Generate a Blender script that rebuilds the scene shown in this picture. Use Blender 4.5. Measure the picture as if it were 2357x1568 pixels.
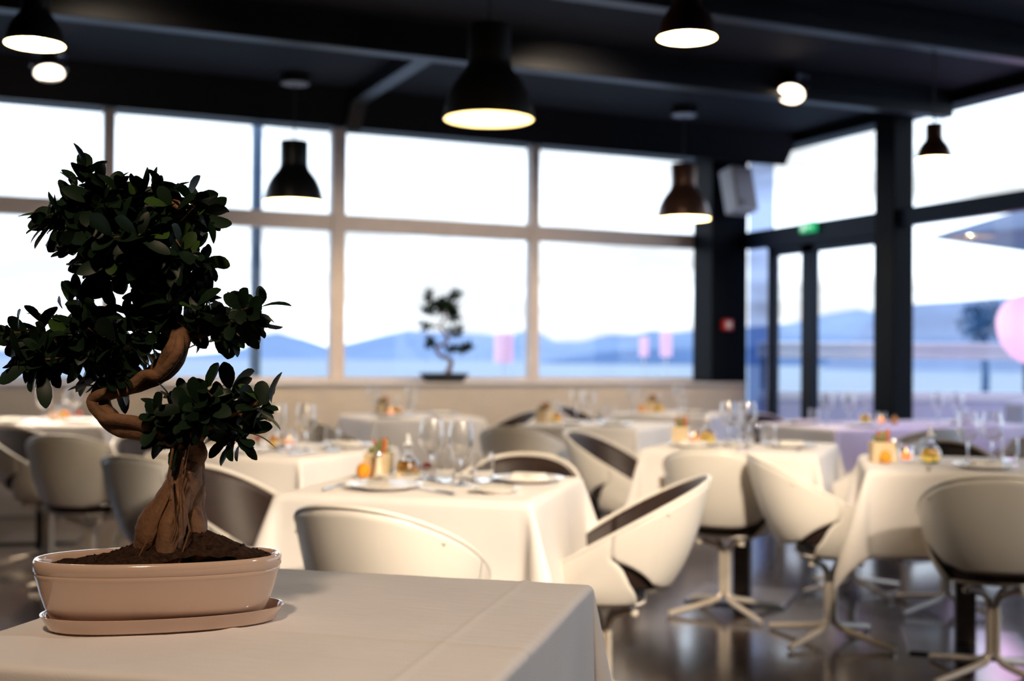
import bpy, bmesh, math, random
from mathutils import Vector, Matrix, Euler, noise

scene = bpy.context.scene
for _o in list(bpy.data.objects):
    bpy.data.objects.remove(_o, do_unlink=True)
col = scene.collection
PI = math.pi

# ------------------------------------------------------------------ camera
EYE = 1.18
YAW, PITCH, ROLL = 0.419, 0.0138, -0.0081
cam_data = bpy.data.cameras.new('camera')
cam = bpy.data.objects.new('camera', cam_data)
col.objects.link(cam)
scene.camera = cam
_f = Vector((math.sin(YAW), math.cos(YAW), 0)); _r = Vector((math.cos(YAW), -math.sin(YAW), 0)); _u = Vector((0, 0, 1))
_f2 = _f * math.cos(PITCH) + _u * math.sin(PITCH); _u2 = _u * math.cos(PITCH) - _f * math.sin(PITCH)
_r3 = _r * math.cos(ROLL) - _u2 * math.sin(ROLL); _u3 = _u2 * math.cos(ROLL) + _r * math.sin(ROLL)
_m = Matrix((( _r3.x, _u3.x, -_f2.x), (_r3.y, _u3.y, -_f2.y), (_r3.z, _u3.z, -_f2.z)))
cam.matrix_world = Matrix.Translation((0, 0, EYE)) @ _m.to_4x4()
cam_data.sensor_fit = 'HORIZONTAL'; cam_data.sensor_width = 36.0
cam_data.lens = 36.0 * 2806 / 2357
cam_data.clip_start = 0.05; cam_data.clip_end = 6000
cam_data.dof.use_dof = True
cam_data.dof.focus_distance = 1.93
cam_data.dof.aperture_fstop = 2.8

# ------------------------------------------------------------------ colour management
scene.view_settings.view_transform = 'Standard'
scene.view_settings.look = 'None'
scene.view_settings.gamma = 1.0
scene.view_settings.use_curve_mapping = False
scene.view_settings.exposure = 0.12
scene.cycles.use_denoising = True
scene.cycles.use_adaptive_sampling = True
scene.cycles.adaptive_threshold = 0.03
scene.cycles.max_bounces = 12
scene.cycles.transparent_max_bounces = 24
scene.cycles.transmission_bounces = 12
scene.cycles.sample_clamp_indirect = 30.0
scene.cycles.caustics_refractive = False
scene.cycles.caustics_reflective = False

# ------------------------------------------------------------------ sky: dusk, pale at the horizon, blue overhead, thin cloud
world = bpy.data.worlds.new('dusk_sky'); scene.world = world
world.use_nodes = True
nt = world.node_tree; nt.nodes.clear()
def N(t, kind, **kw):
    n = t.nodes.new(kind)
    for k, v in kw.items(): setattr(n, k, v)
    return n
tc = N(nt, 'ShaderNodeTexCoord'); sep = N(nt, 'ShaderNodeSeparateXYZ')
nt.links.new(tc.outputs['Generated'], sep.inputs[0])
ramp = N(nt, 'ShaderNodeValToRGB')
ramp.color_ramp.elements[0].position = 0.0; ramp.color_ramp.elements[0].color = (0.80, 0.90, 1.0, 1)
ramp.color_ramp.elements[1].position = 1.0; ramp.color_ramp.elements[1].color = (0.16, 0.30, 0.62, 1)
e = ramp.color_ramp.elements.new(0.20); e.color = (0.74, 0.87, 1.0, 1)
e = ramp.color_ramp.elements.new(0.50); e.color = (0.34, 0.54, 0.95, 1)
nt.links.new(sep.outputs['Z'], ramp.inputs['Fac'])
mp = N(nt, 'ShaderNodeMapping'); mp.inputs['Scale'].default_value = (1.6, 1.6, 9.0)
nt.links.new(tc.outputs['Generated'], mp.inputs[0])
cl = N(nt, 'ShaderNodeTexNoise'); cl.inputs['Scale'].default_value = 2.4; cl.inputs['Detail'].default_value = 5; cl.inputs['Roughness'].default_value = 0.55
nt.links.new(mp.outputs[0], cl.inputs['Vector'])
cr = N(nt, 'ShaderNodeValToRGB')
cr.color_ramp.elements[0].position = 0.40; cr.color_ramp.elements[0].color = (0, 0, 0, 1)
cr.color_ramp.elements[1].position = 0.60; cr.color_ramp.elements[1].color = (1, 1, 1, 1)
nt.links.new(cl.outputs[0], cr.inputs['Fac'])
mixc = N(nt, 'ShaderNodeMix', data_type='RGBA'); mixc.inputs[7].default_value = (0.325, 0.345, 0.36, 1)
nt.links.new(cr.outputs[0], mixc.inputs[0]); nt.links.new(ramp.outputs[0], mixc.inputs[6])
bg = N(nt, 'ShaderNodeBackground'); bg.inputs['Strength'].default_value = 2.9
nt.links.new(mixc.outputs[2], bg.inputs['Color'])
wo = N(nt, 'ShaderNodeOutputWorld'); nt.links.new(bg.outputs[0], wo.inputs[0])

# ------------------------------------------------------------------ materials
MATS = {}
def mat(name, color=(0.8, 0.8, 0.8), rough=0.5, metal=0.0, spec=0.5, trans=0.0, ior=1.45, coat=0.0, coatr=0.03, emit=None, estr=0.0,
        var=0.0, vscale=8.0, bump=0.0, bscale=60.0, sheen=0.0, sss=0.0, objvar=0.0):
    m = bpy.data.materials.new(name); m.use_nodes = True
    t = m.node_tree; p = t.nodes['Principled BSDF']
    p.inputs['Base Color'].default_value = (*color, 1); p.inputs['Roughness'].default_value = rough
    p.inputs['Metallic'].default_value = metal; p.inputs['Specular IOR Level'].default_value = spec
    p.inputs['Transmission Weight'].default_value = trans; p.inputs['IOR'].default_value = ior
    p.inputs['Coat Weight'].default_value = coat; p.inputs['Coat Roughness'].default_value = coatr; p.inputs['Sheen Weight'].default_value = sheen
    if sss: p.inputs['Subsurface Weight'].default_value = sss; p.inputs['Subsurface Radius'].default_value = (0.02, 0.01, 0.006)
    if emit: p.inputs['Emission Color'].default_value = (*emit, 1); p.inputs['Emission Strength'].default_value = estr
    tcn = t.nodes.new('ShaderNodeTexCoord')
    if var > 0 or objvar > 0:
        nz = t.nodes.new('ShaderNodeTexNoise'); nz.inputs['Scale'].default_value = vscale; nz.inputs['Detail'].default_value = 4
        t.links.new(tcn.outputs['Object'], nz.inputs['Vector'])
        hs = t.nodes.new('ShaderNodeHueSaturation'); hs.inputs['Color'].default_value = (*color, 1)
        mr = t.nodes.new('ShaderNodeMapRange'); mr.inputs[1].default_value = 0.3; mr.inputs[2].default_value = 0.7
        mr.inputs[3].default_value = 1 - var; mr.inputs[4].default_value = 1 + var
        t.links.new(nz.outputs[0], mr.inputs[0])
        src = mr.outputs[0]
        if objvar > 0:
            oi = t.nodes.new('ShaderNodeObjectInfo'); mr2 = t.nodes.new('ShaderNodeMapRange')
            mr2.inputs[3].default_value = 1 - objvar; mr2.inputs[4].default_value = 1 + objvar
            t.links.new(oi.outputs['Random'], mr2.inputs[0])
            mm = t.nodes.new('ShaderNodeMath'); mm.operation = 'MULTIPLY'
            t.links.new(mr.outputs[0], mm.inputs[0]); t.links.new(mr2.outputs[0], mm.inputs[1]); src = mm.outputs[0]
        t.links.new(src, hs.inputs['Value']); t.links.new(hs.outputs[0], p.inputs['Base Color'])
    if bump > 0:
        nb = t.nodes.new('ShaderNodeTexNoise'); nb.inputs['Scale'].default_value = bscale; nb.inputs['Detail'].default_value = 5
        t.links.new(tcn.outputs['Object'], nb.inputs['Vector'])
        bp = t.nodes.new('ShaderNodeBump'); bp.inputs['Strength'].default_value = bump; bp.inputs['Distance'].default_value = 0.01
        t.links.new(nb.outputs[0], bp.inputs['Height']); t.links.new(bp.outputs[0], p.inputs['Normal'])
    MATS[name] = m
    return m

def pane_material(name, tint=(1, 1, 1), rough=0.0, base=0.025, edge=0.7, power=5.0):
    m = bpy.data.materials.new(name); m.use_nodes = True; t = m.node_tree; t.nodes.clear()
    tr = N(t, 'ShaderNodeBsdfTransparent'); tr.inputs[0].default_value = (*tint, 1)
    gl = N(t, 'ShaderNodeBsdfGlossy'); gl.inputs['Roughness'].default_value = rough
    lw = N(t, 'ShaderNodeLayerWeight'); lw.inputs[0].default_value = 0.5
    pw = N(t, 'ShaderNodeMath', operation='POWER'); pw.inputs[1].default_value = power
    fr = N(t, 'ShaderNodeMath', operation='MULTIPLY_ADD'); fr.inputs[1].default_value = edge; fr.inputs[2].default_value = base
    t.links.new(lw.outputs['Facing'], pw.inputs[0]); t.links.new(pw.outputs[0], fr.inputs[0])
    mx = N(t, 'ShaderNodeMixShader'); out = N(t, 'ShaderNodeOutputMaterial')
    t.links.new(fr.outputs[0], mx.inputs[0]); t.links.new(tr.outputs[0], mx.inputs[1]); t.links.new(gl.outputs[0], mx.inputs[2])
    t.links.new(mx.outputs[0], out.inputs[0]); MATS[name] = m
    return m

mat('ceiling_paint', (0.005, 0.0055, 0.010), 0.7, spec=0.2, var=0.1, vscale=3)
mat('beam_paint', (0.004, 0.004, 0.006), 0.40, var=0.1)
mat('column_paint', (0.003, 0.004, 0.006), 0.5, spec=0.1, var=0.1)
mat('frame_dark', (0.012, 0.022, 0.045), 0.5, spec=0.2, var=0.08)
mat('frame_light', (0.74, 0.64, 0.59), 0.45, var=0.05)
mat('plaster_beige', (0.68, 0.60, 0.53), 0.7, var=0.05, vscale=4, bump=0.05, bscale=90)
mat('ledge_paint', (0.72, 0.66, 0.62), 0.45, var=0.04)
mat('wall_dark', (0.05, 0.045, 0.045), 0.7, var=0.1)
pane_material('window_glass')
pane_material('frosted_glass', (0.50, 0.55, 0.68), rough=0.2)
mat('cloth', (0.83, 0.79, 0.77), 0.85, spec=0.2, var=0.03, vscale=6, bump=0.10, bscale=320, sheen=0.15)
mat('wood_dark', (0.055, 0.035, 0.025), 0.4, var=0.25, vscale=20)
mat('steel_plate', (0.55, 0.56, 0.6), 0.18, metal=1.0, var=0.05)
mat('shell_white', (0.80, 0.76, 0.70), 0.33, spec=0.45, var=0.015)
mat('lining_brown', (0.026, 0.013, 0.010), 0.5, sheen=0.05, var=0.15, vscale=40, bump=0.12, bscale=200)
mat('leg_cream', (0.62, 0.55, 0.47), 0.3, metal=0.25, var=0.03)
mat('chair_knob', (0.70, 0.64, 0.55), 0.3)
mat('shade_black', (0.006, 0.006, 0.007), 0.36, spec=0.5, var=0.1)
mat('shade_warm_lit', (0.10, 0.05, 0.035), 0.30, metal=0.6, var=0.1)  # dark shade with the warm lamplight on it put into the colour
mat('shade_inside', (0.88, 0.84, 0.62), 0.6)
mat('cable_black', (0.02, 0.02, 0.02), 0.6, var=0.05)
mat('bulb', (1, 0.9, 0.7), 0.4, emit=(1, 0.80, 0.50), estr=18)
mat('spot_face', (1, 0.9, 0.7), 0.4, emit=(1, 0.80, 0.58), estr=7)
mat('spot_off', (0.45, 0.48, 0.55), 0.25, var=0.05)
mat('chrome', (0.75, 0.75, 0.78), 0.16, metal=1.0, var=0.03)
mat('glass', (1, 1, 1), 0.0, trans=1.0, ior=1.45, coat=1.0, coatr=0.2)
mat('oil', (0.95, 0.55, 0.04), 0.0, trans=1.0, ior=1.46)
mat('oil_dark', (0.85, 0.42, 0.06), 0.0, trans=1.0, ior=1.46)
mat('stopper', (0.85, 0.87, 0.9), 0.25, var=0.02)
mat('porcelain', (0.86, 0.84, 0.80), 0.18, coat=0.3, var=0.01)
mat('napkin', (0.85, 0.82, 0.77), 0.9, spec=0.2, bump=0.1, bscale=250)
mat('cutlery', (0.72, 0.73, 0.76), 0.2, metal=1.0, var=0.03)
mat('planter_wood', (0.70, 0.55, 0.34), 0.6, var=0.12, vscale=14)
mat('succulent', (0.20, 0.24, 0.10), 0.6, var=0.3, vscale=60)
mat('succulent_red', (0.55, 0.14, 0.05), 0.6, var=0.2, vscale=60)
mat('gourd', (0.85, 0.34, 0.01), 0.25, coat=0.4, var=0.1, vscale=30)
mat('mill_cream', (0.80, 0.70, 0.52), 0.3, var=0.05)
mat('mill_dark', (0.03, 0.02, 0.018), 0.3, var=0.1)
mat('wax_lit', (0.95, 0.55, 0.3), 0.5, emit=(1, 0.30, 0.07), estr=1.2)
mat('flame', (1, 0.6, 0.2), 0.5, emit=(1, 0.55, 0.2), estr=6)
mat('red_petals', (0.65, 0.05, 0.04), 0.6, var=0.2, vscale=50)
mat('pot_glaze', (0.66, 0.48, 0.38), 0.12, coat=0.7, var=0.03, vscale=12)
mat('soil', (0.040, 0.020, 0.012), 0.95, spec=0.1, var=0.5, vscale=120, bump=0.9, bscale=180)
mat('bark', (0.17, 0.085, 0.043), 0.7, spec=0.3, var=0.35, vscale=26, bump=0.35, bscale=90)
mat('leaf', (0.008, 0.020, 0.009), 0.45, spec=0.22, var=0.25, vscale=20, objvar=0.35)
mat('leaf_lit', (0.035, 0.075, 0.014), 0.45, spec=0.25, var=0.2, vscale=20, objvar=0.3)  # lit copy of the leaf: the light it catches is in the colour
mat('pot_slate', (0.03, 0.035, 0.05), 0.5, var=0.1)
mat('speaker_white', (0.70, 0.71, 0.76), 0.5, var=0.03)
mat('speaker_grille', (0.33, 0.31, 0.33), 0.7, var=0.08, vscale=50)
mat('rubber_black', (0.015, 0.015, 0.016), 0.6)
mat('alarm_red', (0.55, 0.02, 0.03), 0.35, var=0.05)
mat('exit_green', (0.0, 0.35, 0.12), 0.4, emit=(0.02, 0.55, 0.2), estr=0.7)
mat('exit_white', (0.8, 0.9, 0.85), 0.5, emit=(0.7, 1.0, 0.8), estr=0.7)
mat('led_blue', (0.02, 0.03, 0.6), 0.4, emit=(0.01, 0.03, 0.75), estr=0.8)
mat('pink_glow', (0.95, 0.55, 0.75), 0.5, emit=(1.0, 0.52, 0.76), estr=0.8)
mat('pink_faint', (0.85, 0.60, 0.80), 0.5, emit=(0.75, 0.42, 0.72), estr=0.45)
mat('terrace_deck', (0.48, 0.50, 0.58), 0.6, var=0.12, vscale=2)
mat('parapet_white', (0.90, 0.90, 0.92), 0.6, var=0.03)
mat('rail_steel', (0.90, 0.91, 0.92), 0.35, var=0.03)
mat('lounge_white', (0.62, 0.62, 0.76), 0.7, var=0.03)
mat('parasol_fabric', (0.26, 0.30, 0.40), 0.8, var=0.05)
mat('post_blue', (0.13, 0.20, 0.30), 0.5, var=0.06)
mat('hill_far', (0.32, 0.42, 0.58), 0.95, spec=0.0, var=0.12, vscale=0.012)  # distance haze is put into the blue base colours of hills and shore
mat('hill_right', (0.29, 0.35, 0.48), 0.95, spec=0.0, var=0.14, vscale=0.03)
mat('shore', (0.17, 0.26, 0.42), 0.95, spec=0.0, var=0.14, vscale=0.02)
mat('tree_leaf', (0.06, 0.13, 0.24), 0.9, spec=0.0, var=0.2, vscale=1.0)  # dim blue: haze painted into the tree's own colour

def floor_material():
    m = bpy.data.materials.new('polished_floor'); m.use_nodes = True; t = m.node_tree; p = t.nodes['Principled BSDF']
    tcn = N(t, 'ShaderNodeTexCoord')
    n1 = N(t, 'ShaderNodeTexNoise'); n1.inputs['Scale'].default_value = 1.3; n1.inputs['Detail'].default_value = 6
    t.links.new(tcn.outputs['Object'], n1.inputs['Vector'])
    r1 = N(t, 'ShaderNodeValToRGB'); r1.color_ramp.elements[0].position = 0.35; r1.color_ramp.elements[1].position = 0.68
    r1.color_ramp.elements[0].color = (0.020, 0.013, 0.012, 1); r1.color_ramp.elements[1].color = (0.062, 0.036, 0.029, 1)
    t.links.new(n1.outputs[0], r1.inputs[0]); t.links.new(r1.outputs[0], p.inputs['Base Color'])
    n2 = N(t, 'ShaderNodeTexNoise'); n2.inputs['Scale'].default_value = 5; n2.inputs['Detail'].default_value = 5
    t.links.new(tcn.outputs['Object'], n2.inputs['Vector'])
    r2 = N(t, 'ShaderNodeMapRange'); r2.inputs[3].default_value = 0.12; r2.inputs[4].default_value = 0.28
    t.links.new(n2.outputs[0], r2.inputs[0]); t.links.new(r2.outputs[0], p.inputs['Roughness'])
    p.inputs['Specular IOR Level'].default_value = 0.8; p.inputs['Coat Weight'].default_value = 0.8; p.inputs['Coat Roughness'].default_value = 0.14
    MATS['floor'] = m
floor_material()
def sea_material():
    m = bpy.data.materials.new('sea_water'); m.use_nodes = True; t = m.node_tree; p = t.nodes['Principled BSDF']
    p.inputs['Base Color'].default_value = (0.38, 0.45, 0.49, 1); p.inputs['Roughness'].default_value = 0.5; p.inputs['Specular IOR Level'].default_value = 0.12
    tcn = N(t, 'ShaderNodeTexCoord'); mpn = N(t, 'ShaderNodeMapping'); mpn.inputs['Scale'].default_value = (0.05, 0.2, 1)
    w = N(t, 'ShaderNodeTexNoise'); w.inputs['Scale'].default_value = 1.0; w.inputs['Detail'].default_value = 4
    t.links.new(tcn.outputs['Object'], mpn.inputs[0]); t.links.new(mpn.outputs[0], w.inputs['Vector'])
    b = N(t, 'ShaderNodeBump'); b.inputs['Strength'].default_value = 0.5; b.inputs['Distance'].default_value = 0.6
    t.links.new(w.outputs[0], b.inputs['Height']); t.links.new(b.outputs[0], p.inputs['Normal'])
    MATS['sea'] = m
sea_material()

# ------------------------------------------------------------------ mesh helpers
class MB:
    def __init__(s): s.v = []; s.f = []
    def add(s, vs, fs):
        o = len(s.v); s.v += [tuple(q) for q in vs]; s.f += [tuple(i + o for i in q) for q in fs]; return s
    def box(s, c, d, M=None):
        x, y, z = d[0] / 2, d[1] / 2, d[2] / 2
        vs = [Vector((a * x, b * y, e * z)) for a in (-1, 1) for b in (-1, 1) for e in (-1, 1)]
        if M: vs = [M @ q for q in vs]
        vs = [q + Vector(c) for q in vs]
        return s.add(vs, [(0, 1, 3, 2), (4, 6, 7, 5), (0, 4, 5, 1), (2, 3, 7, 6), (0, 2, 6, 4), (1, 5, 7, 3)])
    def span(s, a, b):
        return s.box([(p + q) / 2 for p, q in zip(a, b)], [abs(q - p) for p, q in zip(a, b)])
    def tube(s, pts, rad, n=10, caps=True, closed=False):
        pts = [Vector(p) for p in pts]; m = len(pts)
        if not hasattr(rad, '__len__'): rad = [rad] * m
        T = []
        for i in range(m):
            a = pts[(i - 1) % m] if (closed or i > 0) else pts[i]; b = pts[(i + 1) % m] if (closed or i < m - 1) else pts[i]
            T.append((b - a).normalized())
        up = Vector((0, 0, 1)) if abs(T[0].z) < 0.9 else Vector((1, 0, 0))
        nrm = (up - T[0] * up.dot(T[0])).normalized(); vs = []
        for i in range(m):
            nrm = (nrm - T[i] * nrm.dot(T[i])).normalized(); bn = T[i].cross(nrm)
            for k in range(n):
                a = 2 * PI * k / n; vs.append(pts[i] + (nrm * math.cos(a) + bn * math.sin(a)) * rad[i])
        fs = []
        for i in range(m if closed else m - 1):
            for k in range(n):
                j = (i + 1) % m; fs.append((i * n + k, i * n + (k + 1) % n, j * n + (k + 1) % n, j * n + k))
        if caps and not closed: fs += [tuple(range(n))[::-1], tuple((m - 1) * n + k for k in range(n))]
        return s.add(vs, fs)
    def lathe(s, prof, n=32, c=(0, 0, 0), sx=1.0, sy=1.0, M=None):
        vs = []; idx = []
        for r, z in prof:
            if r < 1e-6: idx.append([len(vs)]); vs.append(Vector((0, 0, z)))
            else:
                idx.append(list(range(len(vs), len(vs) + n)))
                vs += [Vector((r * sx * math.cos(2 * PI * k / n), r * sy * math.sin(2 * PI * k / n), z)) for k in range(n)]
        fs = []
        for A, B in zip(idx, idx[1:]):
            for k in range(n):
                q = (A[k % len(A)], A[(k + 1) % len(A)], B[(k + 1) % len(B)], B[k % len(B)])
                q = tuple(dict.fromkeys(q))
                if len(q) > 2: fs.append(q)
        if M: vs = [M @ q for q in vs]
        vs = [q + Vector(c) for q in vs]
        return s.add(vs, fs)
    def grid(s, fn, nu, nv, close_u=False):
        vs = [Vector(fn(i / (nu if close_u else nu - 1), j / (nv - 1))) for j in range(nv) for i in range(nu)]
        fs = []
        for j in range(nv - 1):
            for i in range(nu if close_u else nu - 1):
                k = (i + 1) % nu; fs.append((j * nu + i, j * nu + k, (j + 1) * nu + k, (j + 1) * nu + i))
        return s.add(vs, fs)
    def prism(s, poly, a, b, axis):                      # polygon in the plane across an axis, pushed from a to b along it
        def P(q, t): return (t, q[0], q[1]) if axis == 'X' else ((q[0], t, q[1]) if axis == 'Y' else (q[0], q[1], t))
        n = len(poly); vs = [P(q, a) for q in poly] + [P(q, b) for q in poly]
        fs = [tuple(range(n))[::-1], tuple(range(n, 2 * n))] + [(i, (i + 1) % n, n + (i + 1) % n, n + i) for i in range(n)]
        return s.add(vs, fs)
    def mesh(s, name, m, smooth=True, angle=40):
        me = bpy.data.meshes.new(name); me.from_pydata(s.v, [], s.f)
        bm = bmesh.new(); bm.from_mesh(me); bmesh.ops.recalc_face_normals(bm, faces=bm.faces); bm.to_mesh(me); bm.free()
        if smooth:
            me.polygons.foreach_set('use_smooth', [True] * len(me.polygons)); me.set_sharp_from_angle(angle=math.radians(angle))
        me.materials.append(MATS[m] if isinstance(m, str) else m); me.update()
        return me
    def build(s, name, m, parent=None, smooth=True, angle=40, loc=None, solid=0.0, bevel=0.0, offset=0.0):
        o = bpy.data.objects.new(name, s.mesh(name, m, smooth, angle)); col.objects.link(o)
        if parent: o.parent = parent
        if loc: o.location = loc
        if solid:
            md = o.modifiers.new('solid', 'SOLIDIFY'); md.thickness = solid; md.offset = offset
        if bevel:
            md = o.modifiers.new('bevel', 'BEVEL'); md.width = bevel; md.segments = 2; md.limit_method = 'ANGLE'
        return o

def tag(o, label, cat, group=None, kind=None):
    o['label'] = label; o['category'] = cat
    if group: o['group'] = group
    if kind: o['kind'] = kind
    return o
def thing(name, label, cat, loc=(0, 0, 0), rotz=0.0, group=None, kind=None):
    o = bpy.data.objects.new(name, None); col.objects.link(o); o.empty_display_size = 0.1
    o.location = loc; o.rotation_euler = (0, 0, rotz)
    return tag(o, label, cat, group, kind)
def copy_tree(o, parent=None):
    c = o.copy(); col.objects.link(c); c.parent = parent
    for ch in list(o.children): copy_tree(ch, c)
    return c
_used = set()
def place(proto, loc, rotz, label, group=None):
    """the first time moves the finished thing itself, afterwards copies it with its parts"""
    if proto.name not in _used: _used.add(proto.name); r = proto
    else: r = copy_tree(proto)
    r.location = loc; r.rotation_euler = (0, 0, rotz); r['label'] = label
    if group: r['group'] = group
    return r
def spot(name, loc, target, watts, angle, blend=0.5, color=(1, 0.82, 0.62), size=0.12, parent=None):
    d = bpy.data.lights.new(name, 'SPOT'); d.energy = watts; d.spot_size = math.radians(angle); d.spot_blend = blend
    d.color = color; d.shadow_soft_size = size
    o = bpy.data.objects.new(name, d); col.objects.link(o); o.location = loc
    o.rotation_euler = (Vector(target) - Vector(loc)).to_track_quat('-Z', 'Y').to_euler()
    if parent: o.parent = parent
    return o
def point(name, loc, watts, color=(1, 0.72, 0.42), size=0.04, parent=None):
    d = bpy.data.lights.new(name, 'POINT'); d.energy = watts; d.color = color; d.shadow_soft_size = size
    o = bpy.data.objects.new(name, d); col.objects.link(o); o.location = loc
    if parent: o.parent = parent
    return o

# ================================================================== THE SETTING
AY, BX = 10.0, 6.71                       # plane of the long window wall, plane of the door wall
ZS, Z1, Z2, ZT, ZC = 1.002, 2.236, 2.373, 3.105, 3.19   # sill, rail bottom, rail top, glass top, ceiling
XL, YN = -4.5, -4.0
def struct(o, label, cat): return tag(o, label, cat, kind='structure')

struct(MB().span((XL, YN, -0.1), (BX, AY + 0.05, 0)).build('floor', 'floor', smooth=False), 'dark brown polished floor with bluish window reflections', 'floor')
struct(MB().span((XL, YN, ZC), (BX + 0.2, AY + 0.2, ZC + 0.15)).build('ceiling', 'ceiling_paint', smooth=False), 'dark navy painted ceiling above the whole restaurant', 'ceiling')
struct(MB().span((XL - 0.1, YN, 0), (XL, AY, ZC)).build('wall_left', 'wall_dark', smooth=False), 'dark wall to the left outside the picture', 'wall')
struct(MB().span((XL, YN - 0.1, 0), (BX, YN, ZC)).build('wall_front', 'wall_dark', smooth=False), 'dark wall behind the viewer', 'wall')
wb = thing('wall_back', 'low beige wall with a pale ledge under the long window row', 'wall', kind='structure')
MB().span((XL, 9.50, 0), (6.62, 9.60, 0.945)).build('panel', 'plaster_beige', wb, smooth=False, bevel=0.006)
MB().span((XL, 9.47, 0.945), (6.62, 9.60, 0.965)).build('ledge_edge', 'ledge_paint', wb, smooth=False, bevel=0.004)
MB().span((XL, 9.60, 0.90), (6.31, 9.96, 0.965)).build('ledge', 'ledge_paint', wb, smooth=False)
MB().span((XL, 9.93, 0), (6.31, AY + 0.06, 0.90)).build('outer_wall', 'plaster_beige', wb, smooth=False)
# dropped dark soffit above the window row, and its joist
struct(MB().prism([(8.83, ZC), (9.03, 2.93), (AY, ZT), (AY + 0.2, ZT), (AY + 0.2, ZC)], XL, BX, 'X').build('trim_1', 'column_paint', smooth=False), 'black sloping soffit above the long window row', 'soffit')
struct(MB().span((BX - 0.02, YN, ZT), (BX + 0.2, AY, ZC)).build('trim_2', 'column_paint', smooth=False), 'black lintel above the glazed door wall', 'lintel')
def beam(y, label):
    t = thing('ceiling_beam', label, 'beam', group='dark steel beams under the ceiling')
    MB().span((XL, y - 0.09, 3.10), (BX - 0.02, y + 0.0, ZC)).build('web', 'beam_paint', t, smooth=False)
    MB().span((XL, y - 0.10, 3.0), (BX - 0.02, y + 0.02, 3.10)).build('flange', 'beam_paint', t, smooth=False, bevel=0.006)
beam(7.05, 'dark steel ceiling beam nearer the windows, passing behind the largest lamp')
beam(5.53, 'dark steel ceiling beam nearer the viewer, at the top edge of the picture')
t = thing('ceiling_joist', 'short dark joist running from the far beam to the window soffit', 'joist')
MB().span((2.60, 7.07, 3.09), (2.72, 8.83, ZC)).build('flange', 'beam_paint', t, smooth=False)
MB().prism([(8.83, 3.09), (8.83, ZC), (9.03, 2.93), (8.99, 2.90)], 2.60, 2.72, 'X').build('down_leg', 'beam_paint', t, smooth=False)

# ---- the long window row
edges = [-3.6, -1.15, 0.981, 2.83, 4.652, 6.47]
halfw = [0.044, 0.044, 0.044, 0.058, 0.044, 0.05]
for i in range(5):
    w = thing('window_%d' % (i + 1), ['window bay at the far left outside the picture', 'leftmost window bay, partly out of the picture', 'window bay behind the bonsai crown and one black pendant lamp', 'window bay in the middle, behind the small bonsai', 'window bay next to the dark corner column'][i], 'window', kind='structure')
    a, b = edges[i] + halfw[i], edges[i + 1] - halfw[i + 1]
    for z0, z1 in ((ZS, Z1), (Z2, ZT)):
        MB().span((a, AY - 0.004, z0), (b, AY + 0.004, z1)).build('pane', 'window_glass', w, smooth=False)
    MB().span((a, AY - 0.05, Z1), (b, AY + 0.05, Z2)).build('rail', 'frame_light', w, smooth=False, bevel=0.006)
    MB().span((a, AY - 0.055, 0.95), (b, AY + 0.05, ZS)).build('sill_frame', 'frame_light', w, smooth=False, bevel=0.006)
    MB().span((b, AY - 0.06, 0.95), (b + 2 * halfw[i + 1], AY + 0.06, ZT)).build('mullion', 'frame_light', w, smooth=False, bevel=0.006)
struct(MB().span((6.52, AY - 0.03, 0.9), (BX, AY + 0.05, ZC)).build('wall_corner', 'frame_dark', smooth=False), 'narrow blue grey strip of wall between window row and corner column', 'wall')
struct(MB().span((6.315, 9.61, 0), (BX, 9.94, ZC)).build('trim_3', 'column_paint', smooth=False, bevel=0.01), 'black square corner column carrying the white speaker', 'column')

# ---- the glazed door wall
w = thing('window_6', 'frosted bluish side panel between corner column and glass doors', 'window', kind='structure')
MB().span((BX + 0.02, 9.24, 0), (BX + 0.03, 9.62, Z1 + 0.06)).build('pane', 'frosted_glass', w, smooth=False)
MB().span((BX + 0.02, 9.24, Z2), (BX + 0.03, 9.62, ZT)).build('pane', 'frosted_glass', w, smooth=False)
MB().span((BX - 0.03, 9.20, 0), (BX + 0.05, 9.25, 2.25)).build('jamb', 'lounge_white', w, smooth=False)
MB().span((BX - 0.05, 9.24, Z1 - 0.02), (BX + 0.06, 9.62, Z2)).build('rail', 'frame_dark', w, smooth=False)
d = thing('door_1', 'dark framed double glass door under the green exit sign', 'door', kind='structure')
def leaf(y0, y1):
    l = bpy.data.objects.new('leaf', None); col.objects.link(l); l.parent = d
    fr = MB().span((BX - 0.03, y0, 0), (BX + 0.03, y0 + 0.085, 2.2)).span((BX - 0.03, y1 - 0.085, 0), (BX + 0.03, y1, 2.2))
    fr.span((BX - 0.03, y0, 2.12), (BX + 0.03, y1, 2.2)).span((BX - 0.03, y0, 0), (BX + 0.03, y1, 0.12)).build('frame', 'frame_dark', l, smooth=False)
    MB().span((BX - 0.004, y0 + 0.085, 0.12), (BX + 0.004, y1 - 0.085, 2.12)).build('pane', 'window_glass', l, smooth=False)
leaf(7.73, 8.67); leaf(8.67, 9.24)
MB().span((BX - 0.05, 7.73, 2.19), (BX + 0.06, 9.24, Z2)).build('transom', 'frame_dark', d, smooth=False, bevel=0.006)
MB().span((BX - 0.004, 7.73, Z2), (BX + 0.004, 9.24, ZT)).build('fanlight', 'window_glass', d, smooth=False)
MB().tube([(BX - 0.07, 8.60, 0.75), (BX - 0.07, 8.60, 1.25)], 0.016, 8).build('handle', 'rubber_black', d)
struct(MB().span((BX - 0.10, 7.50, 0), (BX + 0.10, 7.73, ZT)).build('trim_4', 'column_paint', smooth=False, bevel=0.008), 'black steel column between glass doors and right hand window', 'column')
ys = [7.50, 4.9, 2.3, -0.3]
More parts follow.
